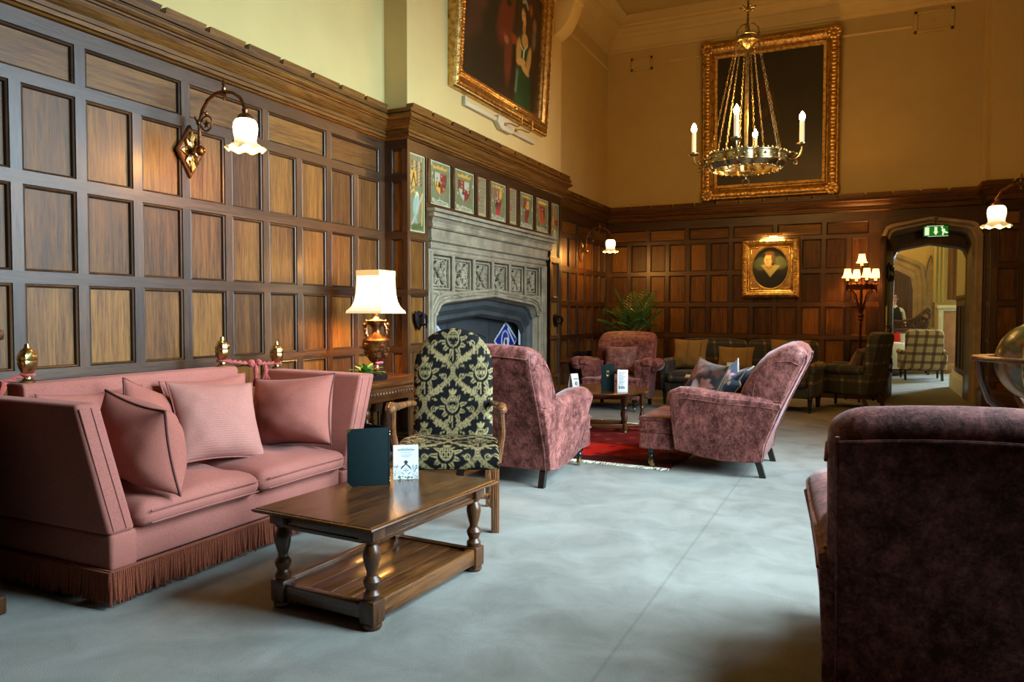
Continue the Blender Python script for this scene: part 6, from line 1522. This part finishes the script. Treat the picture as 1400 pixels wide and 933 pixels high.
p.ell(.5, .62, .09, .22, srgb(88, 34, 20), .5, -15); p.ell(.53, .84, .035, .07, srgb(120, 78, 44), .5); p.ell(.53, .77, .035, .05, srgb(26, 18, 12), .5); p.ell(.53, .91, .06, .06, srgb(30, 20, 12), .5); p.ell(.58, .5, .1, .04, srgb(120, 52, 30), .5, 10); p.ell(.55, .36, .05, .22, srgb(84, 40, 22), .6); p.ell(.52, .46, .03, .03, srgb(130, 84, 50), .5)
p.ell(.86, .62, .06, .4, srgb(50, 26, 20), .6); p.ell(.9, .74, .03, .06, srgb(110, 74, 50), .5); p.ell(.9, .62, .03, .08, srgb(86, 74, 60), .6); p.ell(.83, .84, .03, .05, srgb(120, 62, 40), .5)
p.poly([(.66, .0), (.68, .3), (.72, .45), (.84, .45), (.88, .2), (.9, .0)], srgb(24, 52, 28), .03); p.ell(.76, .5, .07, .14, srgb(32, 62, 32), .3); p.ell(.77, .56, .045, .06, srgb(165, 128, 70), .3); p.ell(.75, .66, .022, .05, srgb(150, 112, 62), .4); p.ell(.745, .75, .036, .065, srgb(176, 138, 80), .3, 12); p.ell(.775, .79, .05, .085, srgb(42, 28, 16), .4); p.ell(.74, .74, .028, .055, srgb(182, 144, 86), .4, 10); p.line([(.72, .86), (.76, .88), (.79, .84)], .02, srgb(150, 150, 140), .8)
p.ell(.69, .44, .035, .11, srgb(150, 124, 66), .3); p.ell(.73, .37, .07, .03, srgb(165, 132, 72), .3, 15); p.ell(.84, .42, .03, .12, srgb(160, 126, 66), .3, -8); p.ell(.79, .33, .07, .03, srgb(170, 134, 72), .3, -28); p.line([(.71, .5), (.76, .47), (.81, .54)], .014, srgb(170, 165, 130), .8); p.line([(.765, .47), (.762, .42)], .014, srgb(190, 190, 170)); p.poly([(.66, .1), (.67, .3), (.7, .28), (.685, .1)], srgb(80, 110, 90), .02, .7)
p.line([(.735, .755), (.75, .758)], .008, srgb(60, 36, 22)); p.line([(.726, .70), (.737, .70)], .008, srgb(130, 60, 45))
part('canvas', p.mesh('canvas', M['canvas'], lambda u, v: ((u-.5)*(w-.42), .04, (v-.5)*(h-.42))), None, t)
b = B(); b.box(-w/2+.1, w/2-.1, .05, .08, -h/2+.1, h/2-.1); part('backing', b, M['soot'], t)
# strip light fitting under that painting
t = thing('picture_light', 'cream strip fitting with brass picture lamp below the woman in green', 'picture light', (XB, 7.75, 3.44))
b = B(); b.box(0, .05, -.85, -.12, .02, .07, .006); b.box(0, .05, .25, .95, -.02, .03, .006); b.prism([(-.16, .02), (-.12, .1), (.2, .1), (.30, .02), (.22, -.05), (-.05, -.05)], 0, .07, 'x', .01); b.box(0, .045, -.87, -.84, .02, .12, .004); part('wall_box', b, M['white_metal'], t)
b = B()
for yy in (.12, .42): b.tube([(.07, yy-.1, .02), (.12, yy-.08, .03), (.19, yy, .0), (.24, yy, .03), (.24, yy, .14)], .008, 6); b.ball(.02, T(.075, yy-.1, .02), 8)
b.tube([(.24, -.05, .16), (.24, .8, .16)], .026, 14); b.ball(.028, T(.24, -.05, .16), 10); b.ball(.028, T(.24, .8, .16), 10); part('lamp_tube', b, M['gilt_plain'], t)
l = bpy.data.lights.new('picture_lamp', 'AREA'); l.shape = 'RECTANGLE'; l.size = .7; l.size_y = .04; l.energy = 2.5; l.color = (1, .7, .35); o = bpy.data.objects.new('picture_lamp', l); COL.objects.link(o); o.matrix_world = T(XB+.24, 8.1, 3.63) @ RZ(90) @ RX(158)
# oval portrait
w, h = .87, .94
t = thing('oval_portrait', 'small gilt framed oval portrait of a woman in a wide ruff', 'painting', M=T(-1.327, D-.07, 2.025) @ RX(2))
b = B(); frame_bars(b, w, h, [(0, .06), (0, .0), (.015, -.02), (.05, -.035), (.085, -.025), (.10, -.005), (.11, -.01), (.12, .0), (.125, .01), (.125, .05)]); ornament_run(b, w, h, .05, -.032, .032, .021, (1.2, .6, 1), 8); ornament_run(b, w, h, .108, -.008, .018, .007, (1, 1, 1), 9)
part('frame', b, M['gilt'], t, smooth=30)
b = B(); n = 48; rx, rz_ = .272, .325
def sq(k): a = 2*PI*k/n; c, s = math.cos(a), math.sin(a); m = max(abs(c)/.32, abs(s)/.355); return (c/m, .012, s/m)
b.loft([[sq(k) for k in range(n)], [((rx+.02)*math.cos(2*PI*k/n), .010, (rz_+.02)*math.sin(2*PI*k/n)) for k in range(n)], [((rx+.012)*math.cos(2*PI*k/n), -.002, (rz_+.012)*math.sin(2*PI*k/n)) for k in range(n)], [(rx*math.cos(2*PI*k/n), .0, rz_*math.sin(2*PI*k/n)) for k in range(n)], [((rx-.01)*math.cos(2*PI*k/n), .03, (rz_-.01)*math.sin(2*PI*k/n)) for k in range(n)]], cap=False)
for sx in (-1, 1):
    for sz_ in (-1, 1):
        for k in range(6): b.ball(.014, T(sx*(.285-.018*k), .008, sz_*.325), 6); b.ball(.012, T(sx*.29, .008, sz_*(.32-.018*k)), 6)
part('oval_slip', b, M['gilt_plain'], t, smooth=40)
p = Pic(2*rx, 2*rz_, 70, 84, srgb(30, 34, 20)); p.mottle(.2, 7, 5)
p.ell(.5, .12, .55, .3, srgb(17, 17, 14), .3); p.ell(.2, .62, .2, .17, srgb(78, 84, 52), .3, -30); p.ell(.8, .64, .2, .17, srgb(92, 94, 56), .3, 30)
for k in range(7): p.line([(.3, .55), (.06+.05*k, .58+.035*k)], .004, srgb(110, 112, 70), .6); p.line([(.7, .55), (.94-.05*k, .6+.035*k)], .004, srgb(120, 120, 72), .6)
p.poly([(.24, .58), (.5, .28), (.78, .56), (.62, .58), (.5, .52), (.38, .6)], srgb(176, 164, 88), .03); p.ell(.46, .52, .1, .1, srgb(190, 150, 84), .3); p.ell(.44, .71, .12, .15, srgb(214, 176, 106), .2); p.ell(.47, .87, .15, .06, srgb(118, 76, 34), .4); p.ell(.57, .75, .045, .13, srgb(110, 70, 32), .5); p.ell(.39, .72, .018, .012, srgb(50, 36, 20)); p.ell(.47, .72, .018, .012, srgb(50, 36, 20)); p.line([(.425, .71), (.42, .66), (.435, .66)], .004, srgb(130, 92, 50)); p.ell(.43, .625, .03, .01, srgb(130, 64, 44)); p.line([(.38, .53), (.46, .49), (.55, .53)], .005, srgb(80, 56, 26))
vs_ = lambda u, v: (((u-.5)*2)*rx*math.sqrt(max(0, 1-((v-.5)*2)**2*.5)) , .028, ((v-.5)*2)*rz_*math.sqrt(max(0, 1-((u-.5)*2)**2*.5)))
part('canvas', p.mesh('canvas', M['canvas'], vs_), None, t)
b = B(); b.box(-w/2+.1, w/2-.1, .035, .05, -h/2+.1, h/2-.1); part('backing', b, M['soot'], t)
t = thing('picture_light', 'brass picture lamp lighting the top of the oval portrait', 'picture light', (-1.30, D, 2.53))
b = B(); b.box(-.05, .05, -.012, 0, -.04, .05, .004); b.tube([(-.02, -.01, .0), (-.02, -.08, .04), (-.02, -.15, .03)], .007, 6); b.tube([(.02, -.01, .0), (.02, -.08, .04), (.02, -.15, .03)], .007, 6); b.tube([(-.16, -.16, .02), (.16, -.16, .02)], .022, 12); part('lamp_tube', b, M['gilt_plain'], t)
l = bpy.data.lights.new('portrait_lamp', 'AREA'); l.shape = 'RECTANGLE'; l.size = .28; l.size_y = .03; l.energy = 14; l.color = (1, .68, .28); o = bpy.data.objects.new('portrait_lamp', l); COL.objects.link(o); o.matrix_world = T(-1.30, D-.16, 2.525) @ RX(22)

# ------------------------------------------------------------------ exit sign
t = thing('exit_sign', 'green lit exit sign with arrow and running figure over the door', 'sign', (.955, D-.06, 2.505))
b = B(); b.box(-.165, .165, .0, .05, -.085, .09, .008); part('housing', b, M['iron'], t)
b = B(); b.box(-.155, .155, -.006, .001, -.068, .075, .002); part('green_panel', b, M['exit_green'], t)
b = B(); b.box(-.14, -.085, -.009, -.005, -.055, .062); b.prism([(-.018, .062), (.018, .062), (.018, -.005), (.032, -.005), (0, -.058), (-.032, -.005), (-.018, -.005)], -.009, -.005, 'y')
b.ball(.014, T(.078, -.007, .055), 8, sz=(1, .3, 1)); b.prism([(.08, .04), (.115, .03), (.118, .0), (.145, -.015), (.155, -.018), (.155, -.032), (.12, -.03), (.105, -.022), (.098, -.06), (.08, -.06), (.085, -.01), (.07, .01)], -.009, -.005, 'y')
b.box(-.1, .16, -.010, -.004, -.074, -.069); b.box(-.12, .1, -.010, -.004, .076, .081); part('pictogram', b, M['exit_white'], t)
b = B(); b.tube([(0, .02, .09), (0, .02, .2)], .006, 6); b.box(-.03, .03, .005, .04, .19, .2); part('hanger', b, M['iron'], t)

# ------------------------------------------------------------------ palm, chest, globe
pl = thing('potted_palm', 'green parlour palm in brown pot behind the armchair facing us', 'plant', (-3.36, 11.7, 0))
b = B(); b.lathe([(.16, 0), (.18, .02), (.2, .5), (.24, .8), (.27, .93), (.285, .95), (.285, .98), (.26, .98), (.25, .9), (0, .88)], 24); part('pot', b, M['terracotta'], pl)
b = B(); b.lathe([(0, .89), (.25, .9), (.25, .88)], 20); part('soil', b, M['soil'], pl)
random.seed(11)
FR = [(200, 1.45, .86, .40), (60, 1.42, .82, .35), (345, 1.30, .85, .45), (165, 1.22, .66, .85), (215, 1.25, .62, .9), (330, 1.22, .66, .8), (10, 1.18, .72, .5), (280, 1.3, .6, .8), (120, 1.2, .6, .7), (350, 1.0, .66, .5), (190, 1.0, .58, .9), (255, 1.0, .5, .9), (310, 1.0, .56, .8), (90, 1.5, .75, .3), (240, 1.35, .6, .7), (300, 1.35, .58, .6), (30, .9, .5, .8), (180, .8, .45, .8)]
for az, el, L_, bend in FR:
    b = B(); az = R(az); e = el; p = Vector((random.uniform(-.04, .04), random.uniform(-.04, .04), .9)); pts = [tuple(p)]; n = 16
    for k in range(n):
        d = Vector((math.cos(az)*math.cos(e), math.sin(az)*math.cos(e), math.sin(e))); side = Vector((-math.sin(az), math.cos(az), 0)); q = p+d*(L_/n)
        if k > 4:
            for s in (-1, 1):
                ll = L_*.36*math.sin(PI*min(1, .25+.75*(k-4)/(n-4)))**.8; ld = (d*.62+side*s*.85+Vector((0, 0, -.18))).normalized(); up = Vector((0, 0, 1)); wv = ld.cross(up).normalized()*(.011)
                b.raw([tuple(q-wv*.6), tuple(q+ld*ll*.5-wv+Vector((0, 0, .008))), tuple(q+ld*ll+Vector((0, 0, -.02))), tuple(q+ld*ll*.5+wv+Vector((0, 0, .008))), tuple(q+wv*.6)], [[0, 1, 2, 3, 4]])
        p = q; pts.append(tuple(p)); e -= bend/n
    b.tube(pts, [.008-.006*k/n for k in range(n+1)], 5); part('frond', b, M['leaf'], pl, smooth=0)
cs = thing('oak_chest', 'dark oak chest with flat lid against the wall right of the fireplace', 'chest', (-3.85, 10.35, 0))
b = B(); b.box(-.17, .13, -.52, .68, .06, .60, .006); b.box(-.18, .14, -.53, .69, .02, .09, .01)
for k in range(3): b.box(.12, .138, -.5+.4*k, -.14+.4*k, .14, .52, .006); b.box(.13, .142, -.44+.4*k, -.2+.4*k, .2, .46, .006)
part('body', b, M['dark_v'], cs); b = B(); b.box(-.19, .16, -.55, .71, .60, .635, .01); part('lid', b, M['dark_y'], cs)
rk = thing('magazine_rack', 'dark slatted rack with shiny top rail standing on the oak chest', 'rack', (-3.72, 10.55, .636))
b = B()
for k in range(9): b.box(-.01, .01, -.2+.05*k, -.185+.05*k, 0, .10, .002); b.box(-.13, -.11, -.2+.05*k, -.185+.05*k, 0, .1, .002)
b.box(-.13, .01, -.21, .22, 0, .012, .003); part('slats', b, M['ebony'], rk); b = B(); b.tube([(0, -.21, .105), (0, .22, .105)], .009, 8); b.tube([(-.12, -.21, .105), (-.12, .22, .105)], .009, 8); part('rail', b, M['silver'], rk)

gl = thing('floor_globe', 'antique terrestrial globe in a wooden cradle stand at right edge', 'globe', (1.06, 5.80, 0))
GR, GZ = .262, .995
b = B(); nu, nv = 96, 64; cols = []; rng = np.random.default_rng(12)
for j in range(nv+1):
    for i in range(nu+1): ph = PI*j/nv; th = 2*PI*i/nu; b.v.append((GR*math.sin(ph)*math.cos(th), GR*math.sin(ph)*math.sin(th), GR*math.cos(ph)))
for j in range(nv):
    for i in range(nu): a = j*(nu+1)+i; b.f.append([a, a+1, a+nu+2, a+nu+1]); b.mi.append(0); b.tone.append(0)
me = b.mesh('sphere', M['globe_map'], 60); A = np.array(b.v); c = []
mnoise.seed_set(20)
for v in A:
    q = Vector(v)*6.2; nz = mnoise.noise(q)+.5*mnoise.noise(q*2.3)+.25*mnoise.noise(q*5)
    land = nz > .12; edge = abs(nz-.12) < .035
    base = srgb(124, 86, 28) if land else srgb(62, 64, 26)
    if land and nz > .45: base = srgb(150, 112, 50)
    if edge: base = srgb(100, 58, 28)
    if abs(v[2]-.055) < .005: base = srgb(190, 170, 110)
    c.append(base)
setcol(me, np.array(c)); sph = part('sphere', me, None, gl, M=T(0, 0, GZ) @ RX(14) @ RZ(40))
b = B(); b.lathe([(.30, GZ-.0), (.385, GZ-.0), (.392, GZ+.006), (.392, GZ+.022), (.385, GZ+.03), (.30, GZ+.03)], 56, cap=False); b.lathe([(.30, GZ+.03), (.30, GZ)], 56, cap=False); part('horizon_ring', b, M['walnut_y'], gl)
b = B(); b.torus(.285, .008, T(0, 0, GZ) @ RZ(60) @ RX(90), 48, 6); part('meridian', b, M['brass'], gl)
for k in range(4):
    a = R(15+90*k); b = B(); ca, sa = math.cos(a), math.sin(a)
    b.tube([(.37*ca, .37*sa, GZ), (.355*ca, .355*sa, .88), (.30*ca, .30*sa, .74), (.2*ca, .2*sa, .66), (.08*ca, .08*sa, .62)], [.022, .024, .026, .026, .024], 8); part('cradle_arm', b, M['dark_v'], gl)
b = B(); b.lathe([(.05, .1), (.06, .14), (.04, .2), (.06, .3), (.065, .38), (.04, .46), (.055, .52), (.08, .56), (.10, .62), (.06, .66)], 18); part('column', b, M['walnut'], gl)
for k in range(3): a = R(10+120*k); b = B(); b.tube([(.03*math.cos(a), .03*math.sin(a), .16), (.15*math.cos(a), .15*math.sin(a), .14), (.26*math.cos(a), .26*math.sin(a), .05), (.32*math.cos(a), .32*math.sin(a), .025)], [.03, .028, .022, .025], 8); part('leg', b, M['walnut'], gl)

# ================================================================== daylight, world, camera
def area(name, M0, sx, sy, w, col, spread=180):
    l = bpy.data.lights.new(name, 'AREA'); l.shape = 'RECTANGLE'; l.size = sx; l.size_y = sy; l.spread = R(spread); l.energy = w; l.color = col; o = bpy.data.objects.new(name, l); COL.objects.link(o); o.matrix_world = M0; return o
DAY = (.66, .87, 1.0)
for i, (a, c) in enumerate(WIN):
    area('window_daylight', T(XR+.55, (a+c)/2, 2.5) @ RZ(90) @ RX(60), c-a, 3.5, (425, 440)[i], DAY, 106)
area('window_daylight', T(4.7, FY+.35, 2.0) @ RZ(-24) @ RX(-90), 1.3, 2.3, 1100, DAY, 110)
point('beyond_light', (.2, 18.6, 3.3), 75, (1, .47, .12), .15); point('beyond_light', (-1.2, 15.5, 3.0), 18, (1, .6, .25), .15)
wd_ = bpy.data.worlds.new('sky'); S.world = wd_; wd_.use_nodes = True
bg = wd_.node_tree.nodes['Background']; bg.inputs[0].default_value = (.62, .8, 1, 1); bg.inputs[1].default_value = .6

cam = bpy.data.cameras.new('camera'); co = bpy.data.objects.new('camera', cam); COL.objects.link(co); S.camera = co
cam.sensor_width = 36; cam.lens = 36*1019.8/1400; cam.clip_start = .02; cam.clip_end = 100
yaw, pitch, roll = .43797, -.03722, -.00228
cy_, sy_, cp_, sp_ = math.cos(yaw), math.sin(yaw), math.cos(pitch), math.sin(pitch)
fwd = Vector((-sy_*cp_, cy_*cp_, sp_)); rt_ = Vector((cy_, sy_, 0)); dn = -rt_.cross(fwd)
r2 = rt_*math.cos(roll)+dn*math.sin(roll); d2 = -rt_*math.sin(roll)+dn*math.cos(roll)
mt_ = Matrix((r2, -d2, -fwd)).transposed().to_4x4(); mt_.translation = (0, 0, 1.3); co.matrix_world = mt_
S.view_settings.view_transform = 'Standard'; S.view_settings.look = 'None'; S.view_settings.gamma = 1; S.view_settings.use_curve_mapping = False
S.view_settings.exposure = -0.15
S.cycles.use_denoising = True; S.cycles.max_bounces = 8; S.cycles.diffuse_bounces = 4; S.cycles.glossy_bounces = 4; S.cycles.transparent_max_bounces = 8; S.cycles.sample_clamp_indirect = 6; S.cycles.caustics_reflective = False; S.cycles.caustics_refractive = False
